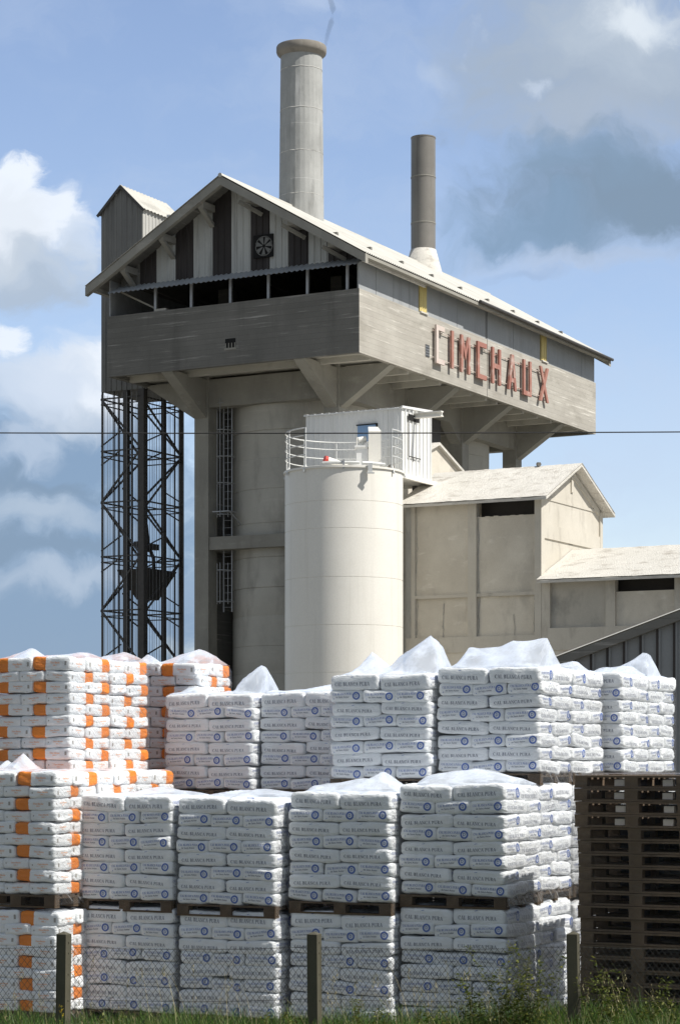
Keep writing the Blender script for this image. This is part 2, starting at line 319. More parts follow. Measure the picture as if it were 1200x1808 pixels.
# ------------------------------------------------------------------ ground
g = MB()
def gz(x, y): return -.10 if y < 400 else -.10
n = 24
xs = [-1500, -400, -100, -30] + [-12 + 2 * i for i in range(13)] + [30, 100, 400, 1500]; ys = [-60, 0, 8, 14, 18, 20, 22, 24, 26, 30, 40, 60, 90, 140, 300, 900, 2600]
g.add([(x, y, -.10) for y in ys for x in xs], [(j * len(xs) + i, j * len(xs) + i + 1, (j + 1) * len(xs) + i + 1, (j + 1) * len(xs) + i) for j in range(len(ys) - 1) for i in range(len(xs) - 1)])
tag(g.build('ground', 'yard'), kind='structure')
g = MB(); nx, ny = 60, 14
g.add([(-9 + 18 * i / nx, 15.5 + 6.3 * j / ny, -.094 + (.10 * math.sin(math.pi * j / ny) + .06 * noise.noise((i * .4, j * .5, 2))) * (1 if 0 < j < ny else 0)) for j in range(ny + 1) for i in range(nx + 1)],
      [(j * (nx + 1) + i, j * (nx + 1) + i + 1, (j + 1) * (nx + 1) + i + 1, (j + 1) * (nx + 1) + i) for j in range(ny) for i in range(nx)])
tag(g.build('grass_verge', 'verge', smooth=True), kind='structure')

# ================================================================== THE KILN BUILDING
L, WD, Z0, Z1 = 24.4, 11.65, 18.45, 20.92
T = Thing('kiln_building', (0, 0, -.1), 'tall concrete kiln building with striped gable and faded red letters on its side', 'building')
# concrete box
mb = MB(); t = .22
mb.box(0, t, .003, WD, Z0, Z1)                                # gable side
mb.box(t, L, WD - t, WD, Z0, Z1); mb.box(L - t, L, t, WD - t, Z0, Z1)
ms = MB(); ms.box(.0, L, 0, .003, Z0, Z1); ms.box(t, L, .003, t, Z0, Z1); T.part('parapet_wall', ms, 'conc_sunlit', label='lime dusted parapet band carrying the letters, sunlit paleness painted in')
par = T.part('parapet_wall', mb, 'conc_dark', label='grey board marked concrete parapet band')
mb = MB(); mb.box(11.81, 11.84, -.004, .0, Z0, Z1 + 1.2); T.part('expansion_joint', mb, 'black')
mb = MB(); mb.box(t, L - t, t, WD - t, 18.62, 18.8)
for x in [1.4, 4.6, 6.1, 7.6, 10.6, 12.2, 13.3, 16.2, 17.8, 19.4, 22.6]: mb.box(x - .1, x + .1, t, WD - t, 18.34 if x not in (1.4, 22.6) else 18.4, 18.62)
T.part('floor_slab', mb, 'conc_kiln')
# kiln frames
for k, fx in enumerate((2.7, 14.3)):
    fe = fx + 6.75 if k == 0 else 20.9
    y0, y1 = 2.35, 9.15; cw = .68
    for (cx, dx) in ((fx, -1), (fe - cw, 1)):
        for (cy, dy) in ((y0, -1), (y1 - cw, 1)):
            c = MB(); c.box(cx, cx + cw, cy, cy + cw, -.1, 18.62)
            co = T.part('column', c, 'conc_col')
            # triangular haunches reaching out to the parapet
            b = MB(); fxw = .5; zz = 16.9
            xe = 0.06 if (k == 0 and dx < 0) else (L - .06 if (k == 1 and dx > 0) else None)
            ya = cy + (cw - fxw) / 2; xa = cx + (cw - fxw) / 2
            xf = cx if dx < 0 else cx + cw
            if xe is None: xe = xf + dx * 2.1
            b.prism([(xf, ya, zz), (xf, ya, 18.5), (xe, ya, 18.5), (xe, ya, 18.42)], (0, fxw, 0))
            yf = cy if dy < 0 else cy + cw; ye = .1 if dy < 0 else WD - .1
            b.prism([(xa, yf, zz), (xa, yf, 18.5), (xa, ye, 18.5), (xa, ye, 18.42)], (fxw, 0, 0))
            T.part('bracket', b, 'conc_col')
    for z0, z1 in ((17.35, 18.5), (11.45, 11.98)):
        i = .06; b = MB()
        b.box(fx + i, fx + cw - i, y0 + cw, y1 - cw, z0, z1); b.box(fe - cw + i, fe - i, y0 + cw, y1 - cw, z0, z1)
        b.box(fx + cw, fe - cw, y0 + i, y0 + cw - i, z0, z1); b.box(fx + cw, fe - cw, y1 - cw + i, y1 - i, z0, z1)
        T.part('ring_beam', b, 'conc_col')
    kx = fx + 3.38 if k == 0 else 17.6
    # kiln shaft with casting joints
    prof = []; z = -.1; r = 3.0; rnd = random.Random(k)
    while z < 18.6:
        h = rnd.choice((1.15, 1.25, 1.4)); prof += [(r, z + .012), (r, min(z + h - .03, 18.6)), (r - .022, min(z + h - .015, 18.61))]; r = 3.0 + rnd.uniform(-.012, .012); z += h
    sh = T.part('kiln_shaft', MB().lathe(kx, 5.83, prof, 72), 'conc_kiln'); smooth_by_angle(sh, 30)
b = MB(); b.box(9.45, 14.3, 2.45, 2.9, 17.7, 18.5); b.box(9.45, 14.3, 8.6, 9.05, 17.7, 18.5)
b.box(9.9, 10.2, 2.9, 8.6, 14.0, 18.55); T.part('link_beam', b, 'conc_col')
b = MB(); b.box(3.38, 8.77, 8.8, 8.95, -.1, 17.35); T.part('infill_wall', b, 'conc_dark')
b = MB(); b.box(11.6, 12.6, 2.6, 3.3, 15.8, 18.4); T.part('chute', b, 'steel_dark')
# caged ladder in the recess
ld = MB(); lx = 3.35
for yy in (7.72, 8.12): ld.bar((lx, yy, 8.9), (lx, yy, 18.3), .045)
for i in range(30): ld.bar((lx, 7.72, 9.1 + .3 * i), (lx, 8.12, 9.1 + .3 * i), .012)
ldo = T.part('ladder', ld, 'steel_galv')
cg = MB()
for i, zz in enumerate([9.3, 10.6, 12.9, 14.2, 15.3, 16.4, 17.5]):
    cg.tube([(lx - .02 - .62 * math.sin(math.pi * q / 8), 7.92 + .34 * math.cos(math.pi * q / 8), zz) for q in range(9)], .022, 5)
for yy in (7.66, 7.92, 8.18):
    xx = lx - (.62 if yy == 7.92 else .42)
    cg.bar((xx, yy, 9.2), (xx, yy, 10.9), .02); cg.bar((xx, yy, 12.8), (xx, yy, 17.7), .02)
cg.box(lx - .62, lx, 7.5, 8.3, 13.0, 13.04); cg.bar((lx - .6, 7.5, 13.02), (lx, 7.3, 12.5), .04)
T.part('ladder_cage', cg, 'steel_galv', parent=ldo) if False else T.part('ladder_cage', cg, 'steel_galv')
# vents in the parapet
v = MB(); v.box(-.012, .0, 5.54, 6.01, 19.13, 19.5); vo = T.part('vent', v, 'black')
v = MB()
for i in range(4): v.bar((-.02, 5.56 + i * .14, 19.13), (-.02, 5.56 + i * .14, 19.32), .03)
v.box(-.03, -.012, 5.5, 6.05, 19.05, 19.13); T.part('vent_grille', v, 'conc_col', parent=vo)
v = MB(); v.box(5.76, 6.1, -.012, 0, 19.22, 19.72); vo = T.part('vent', v, 'black')
v = MB()
for i in range(4): v.bar((5.78 + i * .1, -.02, 19.22), (5.78 + i * .1, -.02, 19.72), .02)
for i in range(4): v.bar((5.76, -.022, 19.3 + i * .11), (6.1, -.022, 19.3 + i * .11), .02)
T.part('vent_grille', v, 'steel_galv', parent=vo)
# upper storey side walls
XJ = [0.05, 1.51, 3.02, 4.45, 5.28]; XJ2 = [5.92, 8.90, 11.80]; XJ3 = [11.86, 14.73, 17.74]; XJ4 = [18.44, 22.75, 24.38]
for xs_ in (XJ, XJ2, XJ3, XJ4):
    for a, b_ in zip(xs_[:-1], xs_[1:]):
        p = MB(); p.clad((a + .015, .06), (1, 0), (0, -1), b_ - a - .03, Z1 + .01, 22.5, .17, .003, rib=.15); p.box(a + .015, b_ - .015, .065, .12, Z1 + .01, 22.5)
        T.part('wall_sheet', p, 'grey_panel')
for a, b_ in ((5.30, 5.90), (17.82, 18.40)):
    p = MB(); p.clad((a, .02), (1, 0), (0, -1), b_ - a, Z1 + .06, 22.3, .2, .03); p.box(a, b_, .03, .09, Z1 + .06, 22.3); wo_ = T.part('translucent_window', p, 'yellow_sheet')
    p = MB(); p.box(a - .04, b_ + .04, -.06, .1, Z1 + .003, Z1 + .06); T.part('window_sill', p, 'lime_roof', parent=wo_)
p = MB(); p.box(.05, L, WD - .12, WD - .05, Z1 + .003, 22.4); T.part('rear_side_wall', p, 'grey_panel')
p = MB(); p.prism([(L - .1, .13, Z1 + .003), (L - .1, WD - .13, Z1 + .003), (L - .1, WD - .13, 22.3), (L - .1, 5.83, 25.7), (L - .1, .13, 22.3)], (.06, 0, 0)); T.part('far_gable_wall', p, 'grey_clad')
for yy in (3.2, 8.6):   # things seen dimly in the open gap
    p = MB(); p.box(4.5, 5.2, yy, yy + .5, 18.8, 22.6); T.part('interior_post', p, 'conc_dark')
# roof
SL = (25.84 - 22.08) / 6.45; RX0, RX1 = -.72, 24.85; RYR, RYL = -.62, 12.28
rl = MB(); nr = Vector((0, -SL, 1))
rl.wave((RX0, RYR, 22.08), (RX1 - RX0, 0, 0), (0, 6.45, 3.76), (0, -SL, 1))
ro = T.part('roof_slope', rl, 'fibre_roof', smooth=True)
rl = MB(); rl.wave((RX0, RYL, 22.08), (RX1 - RX0, 0, 0), (0, -6.45, 3.76), (0, SL, 1)); T.part('roof_slope', rl, 'fibre_roof', smooth=True)
rr = MB(); rr.tube([(RX0, 5.83, 25.84), (RX1, 5.83, 25.84)], .09, 8); T.part('ridge_cap', rr, 'fibre_roof', parent=ro)
for i in range(26):
    if i % 3 == 0:
        q = MB(); xx = .3 + i * .94; q.box(xx - .07, xx + .07, 1.1, 1.28, 22.08 + SL * 1.72 + .03, 22.08 + SL * 1.85 + .10); T.part('roof_clip', q, 'conc_dark', parent=ro)
for s_, y0_ in ((1, RYR), (-1, RYL)):
    for x0_, x1_ in ((RX0 + .04, RX0 + .26), (RX1 - .26, RX1 - .04)):
        vb = MB(); vb.prism([(x0_, y0_, 22.06), (x0_, 5.83, 25.81), (x0_, 5.83, 25.46), (x0_, y0_, 21.71)], (x1_ - x0_, 0, 0)); T.part('verge_beam', vb, 'conc_col')
ev = MB()
for s_, ya in ((1, RYR), (-1, RYL)):
    a0, a1 = (ya + .02, ya + .25) if s_ > 0 else (ya - .25, ya - .02)
    ev.prism([(RX0 + .3, a0, 22.06 - .12), (RX0 + .3, a1, 22.06 - .12), (RX0 + .3, a1, 22.06 + (.1 if s_ > 0 else .01)), (RX0 + .3, a0, 22.06 + (.0 if s_ > 0 else .1))], (RX1 - RX0 - .6, 0, 0))
T.part('eave_beam', ev, 'conc_col')
uf = MB()
for s_, ya, y1_ in ((1, RYR + .25, 5.83), (-1, 5.83, RYL - .25)):
    z_a = 22.06 + SL * (.25 if s_ > 0 else 6.45); z_b = 22.06 + SL * (6.45 if s_ > 0 else .25)
    uf.prism([(RX0 + .28, ya, z_a - .03), (RX0 + .28, y1_, z_b - .03), (RX0 + .28, y1_, z_b - .09), (RX0 + .28, ya, z_a - .09)], (RX1 - RX0 - .56, 0, 0))
T.part('roof_soffit', uf, 'conc_dark')
gut = MB(); gut.tube([(9.6, RYR - .07, 22.09), (RX1, RYR - .07, 22.05)], .075, 8); T.part('gutter', gut, 'steel_dark')
gut = MB(); gut.box(-.3, 5.1, RYR + .26, RYR + .34, 21.86, 21.99); T.part('eave_conduit', gut, 'lime_roof')
def under(y): return 22.06 + SL * (min(y - RYR, RYL - y)) - .09
# purlin stubs with struts under the gable overhang
for yy in (1.0, 2.8, 4.75, 6.9, 8.75, 10.6):
    p = MB(); zt = under(yy) - .02; s_ = 1 if yy < 5.83 else -1
    p.box(RX0 + .28, .46, yy - .13, yy + .13, zt - .36, zt - .09)
    if yy > 5.83: p.prism([(.46, yy - .1, zt - .95), (.46, yy + .1, zt - .95), (-.45, yy + .1, zt - .38), (-.45, yy - .1, zt - .38)], (0, 0, .16))
    else: p.bar((.3, yy - .25, zt - .75), (-.4, yy + .4, zt - .3), .13)
    T.part('purlin', p, 'conc_col')
# striped gable wall
ye = [10.38, 9.58, 8.67, 7.81, 6.91, 6.03, 5.14, 4.26, 3.41, 2.51, 1.63, 0.3]
ye = [11.3] + ye
for i, (a, b_) in enumerate(zip(ye[:-1], ye[1:])):
    nm = 'gable_brown' if i % 2 == 1 else 'gable_white'
    if i == 0: nm = 'conc_dark'
    p = MB(); p.clad((.5, a), (0, -1), (-1, 0), a - b_, 22.0, lambda q, a=a: under(a - q), .285, .035)
    p.add([(.52, a, 22.0), (.52, b_, 22.0), (.52, b_, under(b_)), (.52, a, under(a))] if not (b_ < 5.83 < a) else [(.52, a, 22.0), (.52, b_, 22.0), (.52, b_, under(b_)), (.52, 5.83, under(5.83)), (.52, a, under(a))], [(0, 1, 2, 3)] if not (b_ < 5.83 < a) else [(0, 1, 2, 3, 4)])
    T.part('gable_strip', p, nm, label={'gable_brown': 'dark brown ribbed gable strip', 'gable_white': 'pale grey ribbed gable strip'}.get(nm))
# fan
f = MB(); f.box(.36, .44, 4.06, 4.94, 22.66, 23.56); fo = T.part('fan_housing', f, 'black', label='black square fan opening in the gable')
f = MB()
for i in range(7):
    a = 2 * math.pi * i / 7; c_, s_ = math.cos(a), math.sin(a); c2, s2 = math.cos(a + .55), math.sin(a + .55)
    f.add([(.34, 4.44 + .07 * c_, 23.1 + .07 * s_), (.32, 4.44 + .36 * c_, 23.1 + .36 * s_), (.35, 4.44 + .36 * c2, 23.1 + .36 * s2), (.35, 4.44 + .07 * c2, 23.1 + .07 * s2)], [(0, 1, 2, 3)])
f.tube([(.35, 4.44 + .38 * math.cos(2 * math.pi * i / 20), 23.1 + .38 * math.sin(2 * math.pi * i / 20)) for i in range(20)], .02, 5, closed=True)
T.part('fan_blades', f, 'grey_clad', parent=fo)
# canopy over the open gap
c = MB(); c.wave((.44, 11.35, 22.16), (0, -11.45, 0), (-1.0, 0, -.46), (.42, 0, 1), .23, .035); T.part('canopy', c, 'grey_panel', smooth=False, label='narrow ribbed canopy sloping out below the gable')
for yy in (9.37, 7.66, 5.83, 4.09, 2.33, .57):
    c = MB(); c.box(.06, .16, yy - .05, yy + .05, Z1, 21.98); T.part('canopy_post', c, 'steel_galv')
c = MB(); c.bar((.3, 11.3, 22.0), (.4, 9.2, 20.95), .07); T.part('canopy_brace', c, 'conc_col')
for i in range(8):
    c = MB(); 
    if i < 1: c.box(.05, .5, 8.85, 9.4, Z1 + .003, Z1 + .1); T.part('cement_lump', c, 'conc_kiln')
# chimneys
c = MB(); prof = [(.955, 24.0), (.935, 27.0), (.93, 27.02), (.91, 29.3), (.905, 29.34), (.89, 31.0), (.875, 32.28), (.93, 32.34), (1.02, 32.42), (1.04, 32.46), (1.055, 32.52), (1.055, 32.70), (1.03, 32.75), (.8, 32.75), (.8, 31)]
ch = T.part('chimney', c.lathe(5.85, 5.83, prof[:7], 28), 'chimney', label='tall pale concrete chimney with flared cap')
c = MB().lathe(5.85, 5.83, prof[6:], 40); T.part('chimney_cap', c, 'chimney_cap', parent=ch, smooth=False)
smooth_by_angle(bpy.data.objects['chimney_cap'], 40)
for zz in (26.4, 28.2, 30.0, 31.7):
    rr_ = .955 - (zz - 24) / 9 * .085 - .004
    c = MB(); c.tube([(5.85 + rr_ * math.cos(2 * math.pi * i / 40), 5.83 + rr_ * math.sin(2 * math.pi * i / 40), zz + .01 * math.sin(i * 1.7)) for i in range(40)], .016, 5, closed=True); T.part('casting_ring', c, 'casting', parent=ch)
c = MB().lathe(17.45, 5.83, [(.575, 26.4), (.57, 31.74), (.585, 31.75), (.585, 31.80), (.55, 31.81), (.545, 31.0)], 40)
c2_ = T.part('chimney', c, 'flue', label='shorter brown sooty metal chimney on a pale cone'); smooth_by_angle(c2_, 40)
c = MB().lathe(17.45, 5.83, [(1.02, 25.0), (.60, 26.55), (.575, 26.56)], 40); T.part('chimney_cone', c, 'lime_roof', True, parent=c2_)
for zz in (27.75, 29.9):
    c = MB().lathe(17.45, 5.83, [(.57, zz), (.588, zz), (.588, zz + .05), (.57, zz + .05)], 40); T.part('flue_band', c, 'conc_col', parent=c2_)
# sign letters: each letter its own part, standing off on rails
def letter(chh, x0, x1, z0=19.05, z1=20.62):
    w = .21; m = MB(); y0, y1 = -.19, -.10
    def bx(a, b, c, d): m.box(a, b, y0, y1, c, d)
    def sl_(xa, za, xb, zb, ww=w):
        m.prism([(xa, y0, za), (xa + ww, y0, za), (xb + ww, y0, zb), (xb, y0, zb)], (0, y1 - y0, 0))
    if chh == 'C': bx(x0, x0 + w, z0, z1); bx(x0 + w, x1, z1 - .2, z1); bx(x0 + w, x1, z0, z0 + .2)
    if chh == 'I': bx(x0, x0 + w, z0, z1)
    if chh == 'H': bx(x0, x0 + w, z0, z1); bx(x1 - w, x1, z0, z1); bx(x0 + w, x1 - w, (z0 + z1) / 2 - .1, (z0 + z1) / 2 + .1)
    if chh == 'U': bx(x0, x0 + w, z0, z1); bx(x1 - w, x1, z0, z1); bx(x0 + w, x1 - w, z0, z0 + .2)
    if chh == 'M':
        bx(x0, x0 + w, z0, z1); bx(x1 - w, x1, z0, z1); cx_ = (x0 + x1) / 2 - w / 2
        m.prism([(x0 + w, y0 + .01, z1), (x0 + w, y0 + .01, z1 - .42), (cx_ + w / 2, y0 + .01, z0 + .55), (cx_ + w / 2, y0 + .01, z0 + .95)], (0, y1 - y0 - .02, 0))
        m.prism([(x1 - w, y0 + .01, z1), (x1 - w, y0 + .01, z1 - .42), (cx_ + w / 2, y0 + .01, z0 + .55), (cx_ + w / 2, y0 + .01, z0 + .95)], (0, y1 - y0 - .02, 0))
    if chh == 'A':
        cx_ = (x0 + x1) / 2 - w / 2; sl_(x0, z0, cx_ - .02, z1)
        m.prism([(x1 - w, y0 + .004, z0), (x1, y0 + .004, z0), (cx_ + w + .02, y0 + .004, z1), (cx_ + .02, y0 + .004, z1)], (0, y1 - y0 - .01, 0)); m.box(x0 + .2, x1 - .2, y0 + .008, y1 - .008, z0 + .35, z0 + .53)
    if chh == 'X':
        sl_(x0, z0, x1 - w, z1); m.prism([(x1 - w, y0 + .004, z0), (x1, y0 + .004, z0), (x0 + w, y0 + .004, z1), (x0, y0 + .004, z1)], (0, y1 - y0 - .01, 0))
    return m
sg = MB(); sg.box(6.3, 18.2, -.075, -.05, 20.37, 20.395); sg.box(6.3, 18.2, -.075, -.05, 19.27, 19.295)
for i in range(17): sg.bar((6.5 + i * .72, 0, 20.38), (6.5 + i * .72, -.06, 20.38), .04); sg.bar((6.5 + i * .72, 0, 19.28), (6.5 + i * .72, -.06, 19.28), .04)
T.part('sign_rail', sg, 'sign_pale')
for chh, (a, b_), mm in zip('CIMCHAUX', [(6.42, 7.22), (7.88, 8.1), (8.8, 9.72), (10.45, 11.39), (11.95, 12.88), (13.68, 14.58), (15.32, 16.22), (17.2, 18.2)], ['sign_pale', 'sign_red', 'sign_red', 'sign_red', 'sign_red', 'sign_red', 'sign_red', 'sign_red']):
    T.part('sign_letter', letter(chh, a, b_), mm, label=('bleached pink letter ' if mm == 'sign_pale' else 'faded red letter ') + chh)

# ================================================================== HOIST TOWER
T = Thing('hoist_tower', (2.75, 11.8, -.1), 'dark steel lattice hoist tower topped by a grey clad shed, left of the building', 'hoist tower')
hx0, hx1, hy0, hy1 = 2.75, 5.99, 11.72, 13.84; hm = (hy0 + hy1) / 2
def rz(y): return 26.0 + (1 - abs(y - hm) / (hy1 - hm)) * 1.02
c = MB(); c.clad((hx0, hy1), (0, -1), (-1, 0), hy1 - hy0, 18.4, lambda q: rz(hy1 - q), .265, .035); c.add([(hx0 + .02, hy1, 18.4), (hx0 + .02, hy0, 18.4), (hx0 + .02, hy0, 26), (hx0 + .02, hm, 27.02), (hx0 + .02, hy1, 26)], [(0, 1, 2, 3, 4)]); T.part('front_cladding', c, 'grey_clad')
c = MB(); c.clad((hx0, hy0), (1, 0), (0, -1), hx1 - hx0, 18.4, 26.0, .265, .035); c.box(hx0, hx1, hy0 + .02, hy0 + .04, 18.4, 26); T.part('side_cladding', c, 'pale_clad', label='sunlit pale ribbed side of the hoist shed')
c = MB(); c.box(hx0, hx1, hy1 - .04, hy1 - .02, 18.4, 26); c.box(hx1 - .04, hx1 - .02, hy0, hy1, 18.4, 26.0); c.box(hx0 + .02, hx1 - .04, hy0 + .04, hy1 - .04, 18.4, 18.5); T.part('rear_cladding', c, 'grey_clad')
c = MB(); sl2 = 1.02 / (hy1 - hm)
for s_ in (1, -1):
    yb = hm - s_ * (hy1 - hm + .12)
    c.wave((hx0 - .15, yb, 26.0 - .12 * sl2 + .03), (hx1 - hx0 + .3, 0, 0), (0, s_ * (hy1 - hm + .12), 1.02 + .12 * sl2), (0, -s_ * sl2, 1), .265, .02)
T.part('roof', c, 'fibre_roof')
c = MB()
for s_ in (1, -1): c.bar((hx0 - .13, hm - s_ * (hy1 - hm + .12), 25.86), (hx0 - .13, hm, 27.0), .05, .12)
T.part('verge_trim', c, 'steel_dark')
def post(x, y, w, zt=18.4, nm='post', z0=-.1):
    c = MB(); c.box(x - w / 2, x + w / 2, y - w / 2, y + w / 2, z0, zt); T.part(nm, c, 'steel_dark')
post(hx0 + .04, hy1 - .04, .07); post(hx0 + .12, hy0 + .1, .30); post(hx1 - .1, hy0 + .1, .17); post(hx1 - .04, hy1 - .04, .1)
post(hx0 + .1, 12.62, .22, nm='guide_rail'); post(4.5, hy0 + .1, .17, nm='guide_rail'); post(hx0 + .1, 13.25, .05, nm='guide_rail'); post(5.3, hy0 + .06, .05, nm='guide_rail'); post(4.0, hy1 - .06, .06, nm='guide_rail'); post(5.0, hy1 - .06, .08, nm='guide_rail'); post(hx1 - .06, 12.7, .08, nm='guide_rail')
lev = [18.1, 15.88, 13.7, 11.4, 9.1, 6.8, 4.5, 2.2]
for i, z in enumerate(lev):
    c = MB(); cs = [(hx0, hy1), (hx0, hy0 + .1), (hx1 - .05, hy0 + .1), (hx1 - .05, hy1)]
    for a, b_ in zip(cs, cs[1:] + cs[:1]):
        c.bar((a[0], a[1], z), (b_[0], b_[1], z), .06); c.bar((a[0], a[1], z - .24), (b_[0], b_[1], z - .24), .045)
    T.part('ring_frame', c, 'steel_dark')
    z2 = lev[i + 1] if i + 1 < len(lev) else -.05
    c = MB()
    for a, b_, fl in ((cs[0], cs[1], i % 2), (cs[1], cs[2], i % 2), (cs[2], cs[3], (i + 1) % 2), (cs[3], cs[0], (i + 1) % 2)):
        m_ = ((a[0] + b_[0]) / 2, (a[1] + b_[1]) / 2)
        if fl: c.bar((*a, z2), (*b_, z), .07)
        else: c.bar((*a, z), (*b_, z2), .07)
        c.bar((*a, (z + z2) / 2 + (.5 if fl else -.9)), (*m_, (z + z2) / 2 + (1.1 if fl else -.3)), .05)
    T.part('cross_brace', c, 'steel_dark')
c = MB()
for i in range(18): yy = hy0 + .1 + i * .12; c.box(hx1 - .006, hx1 + .006, yy, yy + .012, 0, 18.3) if yy < hy1 else 0
for i in range(27): xx = hx0 + i * .12; c.box(xx, xx + .012, hy1 - .006, hy1 + .006, 0, 18.3)
for i in range(9): yy = hy0 + .3 + i * .24; c.box(hx0 - .05, hx0 - .04, yy, yy + .009, 0, 18.3) if yy < hy1 else 0
for i in range(12): xx = hx0 + .2 + i * .26; c.box(xx, xx + .009, hy0 - .03, hy0 - .02, 0, 18.3)
T.part('wire_screen', c, 'steel_galv')
c = MB(); c.prism([(3.9, 12.0, 10.85), (3.9, 13.55, 10.85), (3.9, 13.1, 9.75), (3.9, 12.45, 9.75)], (1.5, 0, 0))
T_skip = Thing('hoist_skip', (4.6, 12.8, 9.6), 'dark steel skip bucket hanging inside the lattice hoist tower', 'skip bucket')
c = MB(); c.add([(3.55, 11.95, 10.9), (5.75, 11.95, 10.9), (5.75, 13.6, 10.9), (3.55, 13.6, 10.9), (4.25, 12.5, 9.65), (5.15, 12.5, 9.65), (5.15, 13.05, 9.65), (4.25, 13.05, 9.65)], [(0, 4, 5, 1), (1, 5, 6, 2), (2, 6, 7, 3), (3, 7, 4, 0), (4, 7, 6, 5), (0, 1, 2, 3)])
T_skip.part('bucket', c, 'steel_dark')
c = MB(); c.tube([(4.05, 12.8, 10.9), (4.1, 12.8, 11.5), (4.35, 12.8, 11.8), (4.95, 12.8, 11.8), (5.2, 12.8, 11.5), (5.25, 12.8, 10.9)], .09, 6); c.box(3.8, 5.5, 12.7, 12.9, 11.85, 12.1); c.tube([(4.65, 12.8, 12.1), (4.65, 12.8, 12.9)], [.16, .07], 8)
T_skip.part('hanger', c, 'steel_dark')
c = MB(); c.tube([(4.65, 12.8, 12.9), (4.65, 12.8, 18.4)], .04, 6); T_skip.part('hoist_rope', c, 'steel_dark')

# ================================================================== SILO
sx, sy = -6.45, -2.79; sr = 2.08; zt = 12.9
T = Thing('silo', (sx, sy, -.1), 'smooth cream cylindrical silo with a railing round its top, in front of the kiln building', 'silo')
prof = [(sr, -.1)]
for z in (2.9, 5.78, 7.42, 9.07, 10.75, 11.7): prof += [(sr, z - .012), (sr - .012, z - .006), (sr - .012, z + .006), (sr, z + .012)]
prof += [(sr, 12.82), (sr + .05, 12.83), (sr + .05, 12.9), (sr - .05, 12.92)]
s_ = T.part('shell', MB().lathe(sx, sy, prof, 96), 'silo_paint'); smooth_by_angle(s_, 30)
T.part('roof', MB().lathe(sx, sy, [(sr - .05, 12.92), (1.2, 12.97), (.02, 13.03)], 48), 'silo_paint', True)
def ring(r, z, a0=0, a1=360, k=48): return [(sx + r * math.cos(R(a0 + (a1 - a0) * i / k)), sy + r * math.sin(R(a0 + (a1 - a0) * i / k)), z) for i in range(k + (0 if a1 - a0 == 360 else 1))]
rw = MB(); R0 = sr - .02
# gap in the railing on the camera side; angles in works frame (camera lies at about 210..230 deg)
for z in (13.33, 13.66, 14.0, 14.28 - .02):
    rw.tube(ring(R0, z, -98, 168, 60), .019 if z < 14.1 else .024, 6)
rwo = T.part('railing', rw, 'rail_white')
for a in (-98, -66, -34, 0, 36, 72, 108, 140, 168):
    q = MB(); x, y = sx + R0 * math.cos(R(a)), sy + R0 * math.sin(R(a)); q.bar((x, y, 12.9), (x, y, 14.28), .038); q.bar((sx + (R0 + .09) * math.cos(R(a)), sy + (R0 + .09) * math.sin(R(a)), 12.72), (x, y, 12.98), .06); T.part('railing_post', q, 'rail_white')
# rooftop fittings
def sp(u_, v_): # u_ to camera right, v_ away from camera (metres)
    c_, s2 = math.cos(TH), math.sin(TH); return (sx + u_ * c_ + v_ * s2, sy - u_ * s2 + v_ * c_)
def sbox(m, u0, u1, v0, v1, z0, z1): m.prism([(*sp(u0, v0), z0), (*sp(u1, v0), z0), (*sp(u1, v1), z0), (*sp(u0, v1), z0)], (0, 0, z1 - z0))
q = MB(); sbox(q, .86, 1.30, -.3, .35, 12.95, 14.3); q.prism([(*sp(.86, -.3), 14.3), (*sp(1.30, -.3), 14.3), (*sp(1.2, .35), 14.55), (*sp(.86, .35), 14.55)], (0, 0, .03)); T.part('filter_housing', q, 'silo_paint', label='tall cream filter box on the silo top')
q = MB(); sbox(q, .44, .84, -.2, .4, 12.95, 13.78); sbox(q, .38, .86, -.26, .44, 13.78, 13.84); T.part('filter_cabinet', q, 'white_clad')
q = MB(); q.tube([(*sp(.5, 0), 14.05), (*sp(.78, .05), 14.1)], .11, 12); q.tube([(*sp(.66, 0), 13.84), (*sp(.66, 0), 14.0)], .05, 8); q.bar((*sp(.45, -.1), 13.84), (*sp(.45, -.1), 14.15), .03); T.part('fan_motor', q, 'silo_paint')
q = MB(); q.tube([(*sp(-.58, -.7), 13.26), (*sp(.15, -.45), 13.08)], [.12, .09], 12); T.part('relief_valve', q, 'silo_paint')
q = MB(); q.tube([(*sp(-.68, -.74), 13.29), (*sp(-.58, -.7), 13.26)], .13, 12); T.part('valve_flange', q, 'red', label='round red flange end')
q = MB(); q.tube([(*sp(.3, -.6), 13.0), (*sp(.3, -.6), 13.17)], .15, 14); T.part('hatch', q, 'grey_panel')
q = MB(); q.tube([(*sp(1.6, -.3), 13.05), (*sp(1.72, -.2), 13.12)], .09, 10); q.tube([(*sp(1.35, -.35), 13.0), (*sp(1.35, -.35), 13.1)], .1, 10); T.part('vent_cap', q, 'flue')
q = MB(); q.tube([(*sp(-1.9 + .15 * i, -.02), 0) for i in range(0)], .02) if False else None
q = MB(); sbox(q, .82, .97, -2.12, -1.98, 12.62, 12.98); sbox(q, .78, 1.04, -2.16, -2.1, 12.60, 12.65); T.part('lifting_lug', q, 'rail_white')
q = MB(); sbox(q, -.05, .02, -2.12, -2.04, 12.78, 13.1); T.part('lifting_lug', q, 'steel_galv')
for a0, a1 in ((187, 223), (226, 252)):
    q = MB(); q.tube(ring(sr - .06, 13.0, a0, a1, 20), .06, 6); T.part('kerb_rim', q, 'rail_white')

